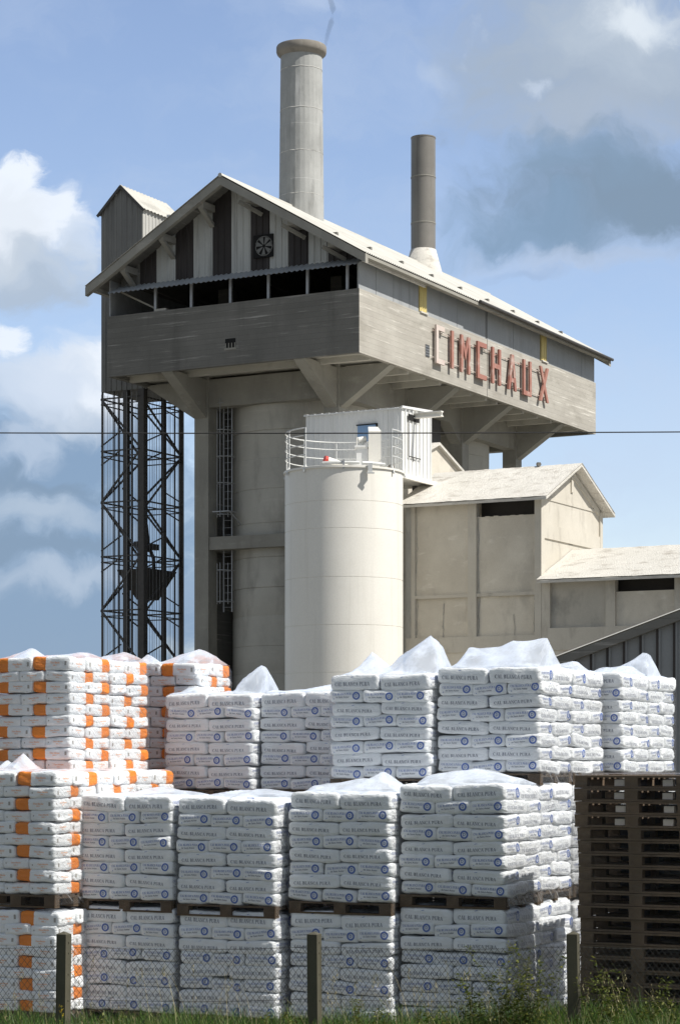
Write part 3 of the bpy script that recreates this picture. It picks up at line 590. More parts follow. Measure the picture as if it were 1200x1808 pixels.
# ================================================================== CABIN BEHIND SILO
cx0, cx1, cy0, cy1, cz0 = -4.2, -1.78, -3.92, 0.0, 13.06
T = Thing('elevator_cabin', (cx0, cy0, cz0), 'white ribbed metal cabin behind the silo railing with a small blue window', 'cabin')
q = MB(); q.clad((cx0, cy1), (0, -1), (-1, 0), cy1 - cy0, cz0, lambda s: 15.42 + .012 * s, .2, .022, rib=.12); q.box(cx0 + .003, cx0 + .03, cy0, cy1, cz0, 15.4); T.part('front_wall', q, 'white_clad')
q = MB(); q.clad((cx0, cy0), (1, 0), (0, -1), cx1 - cx0, cz0, lambda s: 15.48 + .06 * s, .3, .05, rib=.12); q.box(cx0 + .03, cx1, cy0 + .003, cy0 + .03, cz0, 15.45); T.part('side_wall', q, 'white_clad')
q = MB(); q.box(cx1 - .03, cx1, cy0 + .03, cy1, cz0, 15.5); q.box(cx0 + .03, cx1 - .03, cy1 - .03, cy1, cz0, 15.4); T.part('rear_wall', q, 'white_clad')
q = MB(); q.wave((cx0 - .06, cy1 + .06, 15.43), (0, -(cy1 - cy0) - .12, 0), (cx1 - cx0 + .12, 0, .16), (0, 0, 1), .3, .022, seg=6); q.box(cx0 - .08, cx0 - .05, cy0 - .06, cy1 + .06, 15.39, 15.44); q.prism([(cx0 - .05, cy0 - .08, 15.42), (cx1, cy0 - .08, 15.56), (cx1, cy0 - .08, 15.66), (cx0 - .05, cy0 - .08, 15.5)], (0, .06, 0)); T.part('roof', q, 'white_clad')
q = MB(); q.box(cx0 - .05, cx0 - .02, -2.91, -2.17, 14.3, 14.9); wi = T.part('window', q, 'glass')
q = MB(); q.box(cx0 - .07, cx0 - .02, -2.95, -2.12, 14.9, 14.94); q.box(cx0 - .07, cx0 - .02, -2.98, -2.93, 14.26, 14.94); T.part('window_frame', q, 'black', parent=wi)
q = MB(); q.box(-3.75, -3.72, cy0 - .075, cy0 - .05, 13.75, 15.1); q.box(-3.72, -2.75, cy0 - .075, cy0 - .05, 13.73, 13.76); q.box(-3.36, -3.33, cy0 - .075, cy0 - .05, 13.6, 13.76); T.part('door', q, 'steel_dark')
q = MB(); q.box(-3.75, -2.85, cy0 - .06, cy0 - .05, 15.05, 15.28); T.part('hoist_opening', q, 'black')
q = MB(); q.box(-3.3, -3.1, cy0 - 1.15, cy0 + .3, 15.17, 15.21); q.box(-3.22, -3.18, cy0 - 1.15, cy0 + .3, 15.21, 15.33); q.box(-3.3, -3.1, cy0 - 1.15, cy0 + .3, 15.33, 15.37); T.part('hoist_beam', q, 'silo_paint')
q = MB(); q.box(cx0 - .15, cx1 + .55, cy0 - .12, cy0 - .0, 12.9, 13.05); q.box(cx0 - .15, cx0, cy0, cy1, 12.9, 13.05); q.box(cx1 + .4, cx1 + .55, cy0, cy1, 12.9, 13.05); q.box(cx0, cx1 + .4, cy0 + .0, cy1, 12.98, 13.03); q.box(cx1 + .42, cx1 + .52, cy0 - .1, cy0 - .02, 12.6, 12.9)
T.part('platform', q, 'silo_paint')
q = MB()
for x, y in ((cx0 + .1, cy1 - .2), (cx1 - .1, cy1 - .2), (cx0 + .1, cy0 + .5), (cx1 - .1, cy0 + .6)): q.box(x - .08, x + .08, y - .08, y + .08, -.1, 12.9)
T.part('support_leg', q, 'steel_dark')

# ================================================================== LIME STORE (nearer gabled building)
bx0, bx1, by0, by1 = -3.3, 2.56, -8.98, -3.66; rxm = -.37; ez, rzz = 12.1, 13.45; s1 = (rzz - ez) / (rxm - bx0)
T = Thing('lime_store', (bx0, by0, -.1), 'pale lime dusted gabled building with dark slot under its eave, right of the silo', 'building')
q = MB(); PX = bx0 + .10
q.box(PX, PX + .15, -6.12, -4.0, 8.72, 12.0); q.box(PX, PX + .15, -8.75, -6.46, 8.72, 11.42)      # panels
q.box(PX + .02, PX + .17, -6.12, -4.0, 7.18, 8.6); q.box(PX + .02, PX + .17, -8.75, -6.46, 7.18, 8.6)
T.part('wall_panel', q, 'lime_wall')
q = MB(); q.box(PX + .5, PX + .55, -8.75, -6.4, 10.9, 12.1); T.part('slot_shade', q, 'interior')  # added dark sheet painting the shade inside the slot
# wall with slot reads rough at the slot's sill
q = MB()
for i in range(14):
    y = -8.72 + i * .162; q.box(PX - .01, PX + .12, y, y + .165, 11.42, 11.45 + .05 * abs(noise.noise((i * .5, 3, 1))))
T.part('slot_sill', q, 'lime_wall')
q = MB()
for a, b_ in ((-4.02, -3.86), (-6.46, -6.12), (-8.98, -8.72)): q.box(bx0, bx0 + .3, a, b_, 7.18, 12.08)
q.box(bx0 + .02, bx0 + .28, -8.72, -4.02, 8.6, 8.72); q.box(bx0 - .01, bx0 + .3, -8.98, -3.66, 6.62, 7.18); q.box(bx0 + .02, bx0 + .3, -8.72, -4.02, 12.0, 12.08)
T.part('frame', q, 'lime_wall2')
q = MB(); q.box(bx0 + .03, bx0 + .3, by0, by1, -.1, 6.62); T.part('base_wall', q, 'lime_wall')
q = MB(); q.box(bx0 - .015, bx0 + .3, -3.86, -3.66, 7.18, 12.08); T.part('weathered_pier', q, 'grey_strip')
q = MB(); GY = by0 + .06
q.prism([(bx0 + .3, GY, -.1), (bx1, GY, -.1), (bx1, GY, ez - .1), (rxm, GY, rzz - .08), (bx0 + .3, GY, ez + .04)], (0, .2, 0)); T.part('gable_wall', q, 'lime_wall2')
q = MB(); q.box(bx0 + .3, bx1 - .25, GY - .05, GY, 10.62, 11.12); q.box(bx1 - .25, bx1, GY - .06, GY, -.1, 12.05); q.box(bx0 + .3, bx1 - .25, GY - .03, GY, 12.0, 12.1); q.box(rxm - .1, rxm + .1, GY - .05, GY, 12.5, 13.2)
for s_ in (1, -1):
    xa = rxm; xb = rxm - s_ * 2.6
    q.prism([(xa, GY - .05, rzz - .12), (xb, GY - .05, rzz - .12 - 2.6 * s1), (xb, GY - .05, rzz - .36 - 2.6 * s1), (xa, GY - .05, rzz - .36)], (0, .05, 0))
T.part('gable_band', q, 'lime_wall2')
q = MB(); q.box(-.68, -.28, GY - .012, GY - .004, 10.6, 10.98); q.box(-.6, -.35, GY - .02, GY - .012, 10.55, 10.8, 1) if False else None; T.part('vent_hole', q, 'flue', label='small brown hole in the gable')
q = MB(); q.box(bx1 - .2, bx1, GY + .2, by1, -.1, ez - .1); q.box(bx0 + .3, bx1 - .2, by1 - .2, by1, -.1, 12.0); T.part('rear_wall', q, 'lime_wall')
rc = random.Random(12)
for (cy_k, za, zb) in ((-5.1, 6.7, 8.3), (-7.9, 7.2, 7.9), (-4.06, 7.3, 8.6), (-6.52, 7.3, 11.9), (-4.06, 9.4, 12.0), (-8.68, 7.3, 8.6)):
    q = MB(); y_ = cy_k; z_ = za; pr = None
    while z_ < zb:
        y2 = y_ + rc.uniform(-.03, .03); z2_ = z_ + rc.uniform(.1, .22); w_ = rc.uniform(.012, .035)
        q.prism([(PX - .004, y_, z_), (PX - .004, y_ + w_, z_), (PX - .004, y2 + w_, z2_), (PX - .004, y2, z2_)], (.006 if z_ > 7.2 or True else 0, 0, 0))
        y_ = cy_k + (y2 - cy_k) * .7; z_ = z2_
    T.part('crack', q, 'grey_strip')
def rough_roof(T_, x0, xm, x1, y0, y1, zr, sl_, name='roof', th=.09):
    q = MB(); nn = 40; seg = 10
    for s_, xe in ((1, x0), (-1, x1)):
        vs = []
        for i in range(nn + 1):
            y = y0 + (y1 - y0) * i / nn
            for j in range(seg + 1):
                x = xm + (xe - xm) * j / seg
                h = .018 * noise.noise((x * 3, y * 3, 5)) + .012 * noise.noise((x * 9, y * 9, 2))
                ed = (.05 * noise.noise((y * 2.2, 1.3, 7))) if j == seg else 0
                vs.append((x + ed * (-1 if s_ > 0 else 1), y, zr - abs(x - xm) * sl_ + h))
        q.add(vs, [(i * (seg + 1) + j, i * (seg + 1) + j + 1, (i + 1) * (seg + 1) + j + 1, (i + 1) * (seg + 1) + j) for i in range(nn) for j in range(seg)])
        q.prism([(xm, y0 + .01, zr - .04), (xe, y0 + .01, zr - .04 - abs(xe - xm) * sl_), (xe, y0 + .01, zr - .04 - th - abs(xe - xm) * sl_), (xm, y0 + .01, zr - .04 - th)], (0, y1 - y0 - .02, 0))
    return T_.part(name, q, 'lime_roof')
ro = rough_roof(T, bx0 - .38, rxm, bx1 + .38, by0 - .36, by1 + .25, rzz + .1, s1)
q = MB(); q.tube([(rxm, -7.6, 13.56), (rxm, -7.6, 13.62), (rxm - .1, -7.7, 13.6)], .08, 6); T.part('ridge_debris', q, 'flue', parent=ro)

# lower wing
T = Thing('low_lime_wing', (bx0, -9, -.1), 'lower pale wing with white snowy looking roof and dark slot window, at the right edge', 'building')
ey = -22.0; lz = 9.12
q = MB(); q.box(PX + .02, PX + .2, -11.39, -9.3, 7.4, lz - .05); T.part('damp_wall_panel', q, 'lime_grey', label='greyer damp stained wall panel')
q = MB(); q.box(PX + .02, PX + .2, -13.87, -11.74, 7.4, 8.6); q.box(PX + .02, PX + .2, ey, -14.25, 7.4, lz - .05); T.part('wall_panel', q, 'lime_wall')
q = MB(); q.box(PX, PX + .1, -11.39, -9.3, 7.42, lz - .06); T.part('grey_stain_panel', q, 'grey_strip', label='greyish damp stained wall panel') if False else None
q = MB()
for a, b_ in ((-9.3, -8.99), (-11.74, -11.39), (-14.25, -13.9), (-17, -16.7), (ey, ey + .3)): q.box(bx0, bx0 + .3, a, b_, 7.4, lz)
q.box(bx0 - .01, bx0 + .3, ey, -8.99, 6.62, 7.4); q.box(bx0 + .03, bx0 + .3, ey + .3, -9.3, lz - .0, lz + .1)
T.part('frame', q, 'lime_wall2')
q = MB(); q.box(bx0 + .03, bx0 + .3, ey, -8.99, -.1, 6.62); T.part('base_wall', q, 'lime_wall')
q = MB(); q.box(bx1 - .2, bx1, ey, -9.3, -.1, lz); q.prism([(bx0 + .3, ey, -.1), (bx1, ey, -.1), (bx1, ey, lz), (rxm, ey, 10.2), (bx0 + .3, ey, lz)], (0, .2, 0)); T.part('rear_wall', q, 'lime_wall')
rough_roof(T, bx0 - .38, rxm, bx1 + .3, ey - .3, -8.95, 10.42, .40)
q = MB(); q.box(PX + .5, PX + .55, -13.95, -11.6, 8.2, 9.2); T.part('slot_shade', q, 'interior')  # added dark sheet, painted shade behind the wing's slot
# small gabled annex behind
T = Thing('small_gabled_annex', (-.4, -2.4, -.1), 'small pale gabled annex between the white cabin and the kiln columns', 'building')
q = MB(); q.prism([(-.4, -2.3, -.1), (4.5, -2.3, -.1), (4.5, -2.3, 14.05), (2.05, -2.3, 14.95), (-.4, -2.3, 14.05)], (0, .2, 0)); q.box(-.4, -.2, -2.1, 1.5, -.1, 14); q.box(4.3, 4.5, -2.1, 1.5, -.1, 14); T.part('wall', q, 'lime_wall')
q = MB()
for s_ in (1, -1): q.prism([(2.05, -2.45, 15.08), (2.05 + s_ * 2.6, -2.45, 14.10), (2.05 + s_ * 2.6, -2.45, 13.99), (2.05, -2.45, 14.97)], (0, 4.1, 0))
T.part('roof', q, 'lime_roof')

# ================================================================== GREY SHED, RIGHT
sh0 = Vector((4.73, 47.0, 0))
T = bpy.data.objects.new('grey_shed', None); COL.objects.link(T); T.location = (4.73, 47.0, -.1); T.rotation_euler = (0, 0, R(-24)); tag(T, 'dark grey ribbed metal shed with a rising roof edge behind the sacks at right', 'shed')
# local x runs right and nearer, y into depth
zs = lambda s: 4.93 + .345 * s + .1
q = MB(); q.clad((0, 0), (1, 0), (0, -1), 9.0, 0, lambda s: zs(s) - .05, .36, .05, rib=.12); q.add([(0, .02, 0), (9, .02, 0), (9, .02, zs(9) - .06), (0, .02, zs(0) - .06)], [(0, 1, 2, 3)]); q.build('wall_cladding', 'shed_clad', T)
q = MB()
for i in range(25): q.box(.26 + i * .36, .31 + i * .36, -.062, -.052, 0, zs(.28 + i * .36) - .08)
q.build('sheet_overlap', 'gable_brown', T)
q = MB(); q.prism([(-.25, -.16, zs(-.25) - .14), (9.2, -.16, zs(9.2) - .14), (9.2, -.16, zs(9.2) + .05), (-.25, -.16, zs(-.25) + .05)], (0, .12, 0)); q.build('verge_trim', 'conc_dark', T)
q = MB(); q.wave((-.3, -.12, zs(-.3) + .05), (0, 12, 0), (9.5, 0, .345 * 9.5), (-.3, 0, 1), .3, .03); q.build('roof', 'fibre_roof', T)
q = MB(); q.box(0.003, .1, .05, 11.9, 0, 4.9); q.box(0, 9, 11.9, 12, 0, 5); q.build('side_wall', 'shed_clad', T)

# thin dark smoke trail leaving the tall chimney
m_, N_ = new_mat('thin dark smoke'); v_ = N_.n('ShaderNodeVolumePrincipled', ins={'Color': (.22, .30, .42, 1), 'Density': 1.6}); o_ = N_.n('ShaderNodeOutputMaterial'); N_.nt.links.new(v_.outputs[0], o_.inputs[1]); M['smoke'] = m_
q = MB(); q.tube([(6.3, 4.95, 32.7), (6.32, 4.85, 33.2), (6.38, 4.68, 33.8), (6.42, 4.62, 34.3), (6.3, 4.75, 34.9), (6.1, 4.9, 35.6)], [.06, .10, .13, .14, .12, .05], 10)
T = Thing('smoke_trail', (6.3, 4.95, 32.7), 'thin dark trail of smoke rising from the rim of the tall chimney', 'smoke', kind='stuff'); T.part('smoke', q, 'smoke', True)

# ================================================================== OVERHEAD CABLE
q = MB(); pts = []
for i in range(61):
    u = i / 60; x = -45 + 90 * u; xx = x / 42 * F + 600
    z = HC + (HY - 765) / F * 42 + .00036 * (x + .8) ** 2 + .0020 * (x + .8) * .45
    pts.append((x, 42, z))
q.tube(pts, .0125, 6); tag(q.build('overhead_cable', 'cable'), 'thin black overhead cable crossing in front of the kiln building', 'cable')

# ================================================================== SACKS
def text_mesh(txt, size):
    cu = bpy.data.curves.new('t', 'FONT'); cu.body = txt; cu.size = size; cu.align_x = 'CENTER'; cu.align_y = 'CENTER'; cu.resolution_u = 2; cu.offset = size * .012
    ob = bpy.data.objects.new('t', cu); COL.objects.link(ob); bpy.context.view_layer.update()
    me = bpy.data.meshes.new_from_object(ob.evaluated_get(bpy.context.evaluated_depsgraph_get()))
    vs = [(v.co.x, v.co.y) for v in me.vertices]; fs = [tuple(p.vertices) for p in me.polygons]
    bpy.data.objects.remove(ob); bpy.data.curves.remove(cu); bpy.data.meshes.remove(me)
    w = max(v[0] for v in vs) - min(v[0] for v in vs); return vs, fs, w
def serif(vs, fs): return vs, fs
TXT = {}
def serif_text(txt):
    """roman capitals drawn as strokes: thick stems, thin arms, slab serifs; cap height 1"""
    V = []; Fc = []
    def poly(p): b = len(V); V.extend(p); Fc.append(tuple(range(b, b + len(p))))
    def seg(x0, y0, x1, y1, w): poly([(x0 - w / 2, y0), (x0 + w / 2, y0), (x1 + w / 2, y1), (x1 - w / 2, y1)])
    def hb(x0, x1, y, h=.07): poly([(x0, y), (x1, y), (x1, y + h), (x0, y + h)])
    def stem(x, w=.17, sf=(1, 1)):
        seg(x, 0, x, 1, w)
        if sf[0]: hb(x - .16, x + .16, 0, .06)
        if sf[1]: hb(x - .16, x + .16, .94, .06)
    def arc(cx, cy, rx, ry, a0, a1, n=9, t0=.06, t1=.2):
        q = []
        for i in range(n + 1):
            a = math.radians(a0 + (a1 - a0) * i / n); t = t0 + (t1 - t0) * abs(math.cos(a))
            q.append(((cx + rx * math.cos(a), cy + ry * math.sin(a)), (cx + (rx - t) * math.cos(a), cy + (ry - t * .8) * math.sin(a))))
        for i in range(n): poly([q[i][0], q[i][1], q[i + 1][1], q[i + 1][0]])
    x = 0
    for c in txt:
        b = len(V); w = .75
        if c == 'C': arc(.42, .5, .42, .52, 50, 310); hb(.64, .72, .66, .28); w = .80
        elif c == 'A': seg(.10, 0, .38, 1, .06); seg(.68, 0, .40, 1, .17); hb(.2, .56, .30, .06); hb(-.04, .24, 0, .06); hb(.52, .84, 0, .06); w = .82
        elif c == 'L': stem(.2); hb(.2, .66, 0, .06); hb(.60, .67, .0, .28); w = .72
        elif c == 'B': stem(.2); arc(.30, .75, .32, .25, -90, 90); arc(.30, .27, .38, .27, -90, 90); w = .76
        elif c == 'N': stem(.14, .06); stem(.72, .06, (0, 1)); seg(.72, 0, .14, 1, .17); w = .90
        elif c == 'P': stem(.2); arc(.30, .73, .36, .27, -90, 90); w = .72
        elif c == 'R': stem(.2); arc(.30, .75, .34, .25, -90, 90); seg(.68, 0, .36, .5, .17); hb(.6, .84, 0, .06); w = .82
        elif c == 'U': seg(.16, .3, .16, 1, .17); seg(.70, .3, .70, 1, .06); hb(0, .32, .94, .06); hb(.56, .84, .94, .06); arc(.40, .32, .325, .34, 180, 360, t0=.08, t1=.16); w = .88
        elif c == ' ': w = .34
        for i in range(b, len(V)): V[i] = (V[i][0] + x, V[i][1])
        x += w + .05
    V = [(p[0] - x / 2, p[1] - .5) for p in V]
    return V, Fc, x
def get_text(t):
    if t not in TXT: TXT[t] = serif_text(t) if t == 'CAL BLANCA PURA' else text_mesh(t, 1.0)
    return TXT[t]
def sack_mesh(seed, a, b, c, kind, smudge):
    rnd = random.Random(seed)
    NX, NY, NZ = (20, 14, 8)
    xs = [-1 + 2 * i / NX for i in range(NX + 1)]
    if kind == 'orange': xs[int(NX * .65)] = .30
    ys = [-1 + 2 * i / NY for i in range(NY + 1)]; zs_ = [-1 + 2 * i / NZ for i in range(NZ + 1)]
    vid = {}; vs = []; fs = []
    def vert(x, y, z):
        key = (round(x, 4), round(y, 4), round(z, 4))
        if key in vid: return vid[key]
        lo, hi = 0., 1.
        for _ in range(22):
            t = (lo + hi) / 2
            if abs(t * x) ** 20 + abs(t * y) ** 16 + abs(t * z) ** 7 < 1: lo = t
            else: hi = t
        # keep x planar so the printed stripe stays straight; shrink only at the rim
        p = Vector((x * lo if abs(x) > .9 else x * (lo * .3 + .7), y * lo, z * lo)) if False else Vector((x * lo, y * lo, z * lo))
        q = p * 1.0
        nn = noise.noise_vector(Vector((q.x * 1.6, q.y * 1.5, q.z * 1.1)) + Vector((seed * 7.3, seed, 0)))
        n2 = noise.noise(Vector((q.x * 5, q.y * 5, q.z * 3)) + Vector((seed * 3.1, 0, 4)))
        d = .0075 * nn + Vector((0, 0, .010 * noise.noise(Vector((q.x * 1.3, q.y * 1.3, seed * 2.0)))))
        co = Vector((q.x * a, q.y * b, q.z * c)) + d
        co += .0050 * n2 * q.normalized()
        e = max(0, abs(q.x) - .82) / .18    # gathered ends
        co.z *= 1 - .16 * e; co.y *= 1 + .02 * e
        vid[key] = len(vs); vs.append(co); return vid[key]
    def grid(A, B, fn, flip):
        for i in range(len(A) - 1):
            for j in range(len(B) - 1):
                q = [vert(*fn(A[i], B[j])), vert(*fn(A[i + 1], B[j])), vert(*fn(A[i + 1], B[j + 1])), vert(*fn(A[i], B[j + 1]))]
                fs.append(tuple(q[::-1] if flip else q))
    grid(xs, ys, lambda p, q: (p, q, 1.), False); grid(xs, ys, lambda p, q: (p, q, -1.), True)
    grid(xs, zs_, lambda p, q: (p, -1., q), False); grid(xs, zs_, lambda p, q: (p, 1., q), True)
    grid(ys, zs_, lambda p, q: (1., p, q), False); grid(ys, zs_, lambda p, q: (-1., p, q), True)
    bvh = BVHTree.FromPolygons(vs, fs)
    mi = []
    for f in fs:
        cx = sum(vs[i].x for i in f) / len(f)
        mi.append(1 if (kind == 'orange' and cx > .30 * a) else 0)
    nb = len(fs)
    def stamp(shape, face, cx, cz, sx_, sz_, slot, rot=0.0, only=None):
        """print a flat shape on a side of the sack, pressed onto its surface"""
        v2, f2 = shape; base = len(vs)
        cr, sr_ = math.cos(rot), math.sin(rot)
        for (u, w) in v2:
            u, w = u * sx_, w * sz_; u, w = cx + u * cr - w * sr_, cz + u * sr_ + w * cr
            if face == '+y': o = Vector((-u, .5, w)); d = Vector((0, -1, 0))
            elif face == '-y': o = Vector((u, -.5, w)); d = Vector((0, 1, 0))
            elif face == '-x': o = Vector((-.6, -u, w)); d = Vector((1, 0, 0))
            elif face == '+x': o = Vector((.6, u, w)); d = Vector((-1, 0, 0))
            else: o = Vector((u, w, .4)); d = Vector((0, 0, -1))
            h = bvh.ray_cast(o, d)[0]
            if h is None: h = o + d * .3
            vs.append(h - d * .0035)
        for f in f2: fs.append(tuple(base + i for i in f)); mi.append(slot)
    def txt(t): v, f, w = get_text(t); return (v, f), w
    def ringshape(r0, r1, k=20):
        v = [(r * math.cos(2 * math.pi * i / k), r * math.sin(2 * math.pi * i / k)) for i in range(k) for r in (r0, r1)]
        return v, [(2 * i, 2 * i + 1, (2 * i + 3) % (2 * k), (2 * i + 2) % (2 * k)) for i in range(k)]
    if kind == 'white':
        s, w = txt('CAL BLANCA PURA')
        for fc in ('+y', '-y'):
            stamp(s, fc, rnd.uniform(-.03, -.01), -.016 + rnd.uniform(-.006, .006), .43 / w, .034, 2, rnd.uniform(-.02, .02))
            # small blue mark near the upper edge
            stamp(([(-.016, -.003), (.016, .002), (.017, .006), (-.014, .001)], [(0, 1, 2, 3)]), fc, -.03, .048, 1, 1, 3)
        for fc in ('-x', '+x'):
            dz = rnd.uniform(-.004, .004); ro_ = rnd.uniform(-.03, .05)
            s, w = txt('CAL BLANCA PURA'); stamp(s, fc, -.043, .020 + dz, .235 / w, .024, 3, ro_)
            s, w = txt('de Saint Astier'); stamp(s, fc, -.045, -.014 + dz, .16 / w, .026, 2, ro_)
            stamp(([(0, 0), (.012, 0), (.006, .012)], [(0, 1, 2)]), fc, -.155, -.037 + dz, 1, 1, 3)
            stamp(ringshape(.027, .045), fc, .122, .001 + dz, 1, 1, 3)
            s, w = txt('D'); stamp(s, fc, .122, .001 + dz, .026 / w, .046, 3)
        stamp(ringshape(.024, .036), 'z', .1, .02, 1.2, 1, 3)
    else:
        s, w = txt('Chaux Blanche'); s2, w2 = txt('NHL 2')
        for fc in ('+y', '-y'):
            o = .05
            stamp(s, fc, o, .004, .13 / w, .024, 2, rnd.uniform(-.03, .03)); stamp(s2, fc, o, -.022, .05 / w2, .020, 2)
            stamp(([(-.013, -.02), (.013, -.02), (.013, .02), (-.013, .02)], [(0, 1, 2, 3)]), fc, (.195 if fc == '+y' else -.195), .0, 1, 1, 3)
        for fc in ('-x', '+x'):
            if fc == '+x': continue
            stamp(s, fc, .01, .008, .13 / w, .022, 2, rnd.uniform(-.03, .03)); stamp(s2, fc, .01, -.018, .045 / w2, .018, 2)
            stamp(([(-.006, -.008), (.006, -.008), (.006, .008), (-.006, .008)], [(0, 1, 2, 3)]), fc, -.12, .0, 1, 1, 3)
    me = bpy.data.meshes.new('sack'); me.from_pydata([tuple(v) for v in vs], [], fs)
    for k in (('bag_white', 'bag_white', 'print_black', 'print_blue') if kind == 'white' else ('bag_white', 'bag_orange', 'print_orange', 'print_grey')): me.materials.append(M[k])
    me.polygons.foreach_set('material_index', mi); me.polygons.foreach_set('use_smooth', [i < nb for i in range(len(fs))]); me.update()
    return me
WHITE = [sack_mesh(i + 1, .3, .2, .0728, 'white', 0) for i in range(8)]
ORANGE = [sack_mesh(i + 31, .255, .17, .0655, 'orange', 0) for i in range(6)]
def pallet_mb(Lx, Wy, h):
    """Lx deep, Wy wide (front), local corner at 0,0"""
    m = MB(); t_ = .02
    for j in range(3): x = j * (Lx - .1) / 2; m.box(x, x + .1, 0, Wy, 0, t_)                   # bottom runners
    for i in range(3):
        for j in range(3):
            y = i * (Wy - .14) / 2; x = j * (Lx - .1) / 2; m.box(x + .002, x + .098, y + .002, y + .138, t_, h - 2 * t_)
    for i in range(3): y = i * (Wy - .14) / 2; m.box(.002, Lx - .002, y, y + .14, h - 2 * t_, h - t_)
    nb = 6
    for j in range(nb): x = j * (Lx - .1) / (nb - 1); m.box(x, x + .1, 0, Wy, h - t_, h)
    return m
PAL = {'white': pallet_mb(1.0, 1.2, .128).build('pallet', 'wood').data, 'orange': pallet_mb(.85, 1.02, .14).build('pallet', 'wood').data}
for o in [o for o in bpy.data.objects if o.name.startswith('pallet')]: bpy.data.objects.remove(o)

def film_mesh(Lx, Wy, z0, z1, rnd, peaks, top_amp=.03, off=.012, side='film_side'):
    m = MB(); sd = rnd.uniform(0, 99)
    # walls: front(x=0), right(y=0), back, left
    def wall(o, a, b, nrm, mi, na=16, nb_=20):
        o, a, b, nrm = Vector(o), Vector(a), Vector(b), Vector(nrm); vs = []
        for i in range(na + 1):
            for j in range(nb_ + 1):
                p = o + a * (i / na) + b * (j / nb_)
                e = 0 if i in (0, na) else 1
                p = p + nrm * (off + e * (.008 * noise.noise((p.x * 6 + sd, p.y * 6, p.z * 8)) ))
                top = max(0, (j / nb_ - .93) / .07); p = p - nrm * (.05 * top * top)
                vs.append(p)
        m.add(vs, [(i * (nb_ + 1) + j, (i + 1) * (nb_ + 1) + j, (i + 1) * (nb_ + 1) + j + 1, i * (nb_ + 1) + j + 1) for i in range(na) for j in range(nb_)], mi)
    h = z1 - z0
    wall((0, Wy, z0), (0, -Wy, 0), (0, 0, h), (-1, 0, 0), 0); wall((0, 0, z0), (Lx, 0, 0), (0, 0, h), (0, -1, 0), 1)
    wall((Lx, 0, z0), (0, Wy, 0), (0, 0, h), (1, 0, 0), 1, 4, 4); wall((Lx, Wy, z0), (-Lx, 0, 0), (0, 0, h), (0, 1, 0), 1, 4, 4)
    # crumpled top with gathered peaks, in broad creased facets
    n_ = 30; vs = []
    for i in range(n_ + 1):
        for j in range(n_ + 1):
            x = Lx * i / n_; y = Wy * j / n_
            ex = min(i, n_ - i, j, n_ - j) / n_
            r1 = 1 - abs(noise.noise((x * 2.0 + sd, y * 2.0, 0))) * 2.2
            z = z1 + (top_amp * max(0, r1) + .003 * noise.noise((x * 8 + sd, y * 8, 3))) * min(1, ex * 9)
            for (px, py, H, rx, ry, pw) in peaks:
                if pw == 'r':
                    dx, dy = abs(x - px) / rx, (y - py) / ry
                    z += H * max(0, 1 - dx) ** .85 * min(1, max(0, 1 - abs(dy)) * 5) * (1 - .26 * dy + .05 * noise.noise((y * 3, sd, 1))) * min(1, ex * 14 + .25); continue
                dx, dy = (x - px) / rx, (y - py) / ry; a_ = math.atan2(dy, dx)
                d = math.hypot(dx, dy) * (1 + .20 * abs(math.cos(2.5 * a_ + sd)) + .03 * math.cos(7 * a_ + sd * 2))
                z += H * max(0, 1 - d) ** pw * min(1, ex * 14 + .25)
            jx = .006 * noise.noise((x * 5, y * 5, sd)); jy = .006 * noise.noise((x * 9 + 7, y * 9, sd)); e = 0 if ex == 0 else 1
            bx_, by_ = x, y
            if ex == 0:
                bx_ = min(max(x, .04), Lx - .04); by_ = min(max(y, .04), Wy - .04); z = z1 - .002
            vs.append((bx_ + jx * e, by_ + jy * e, z))
    m.add(vs, [(i * (n_ + 1) + j, (i + 1) * (n_ + 1) + j, (i + 1) * (n_ + 1) + j + 1, i * (n_ + 1) + j + 1) for i in range(n_) for j in range(n_)], 2)
    return m
YAW = R(64)
cy_, sy_ = math.cos(YAW), math.sin(YAW)
def at(px, D): return Vector(((px - 600) / F * D, D))
def rel(p, u, v): return Vector((p[0] + u * cy_ - v * sy_, p[1] + u * sy_ + v * cy_))
LN = [0]
GW, GO = 'wrapped pallets of white and blue printed sacks', 'wrapped pallets of white sacks with orange bands'
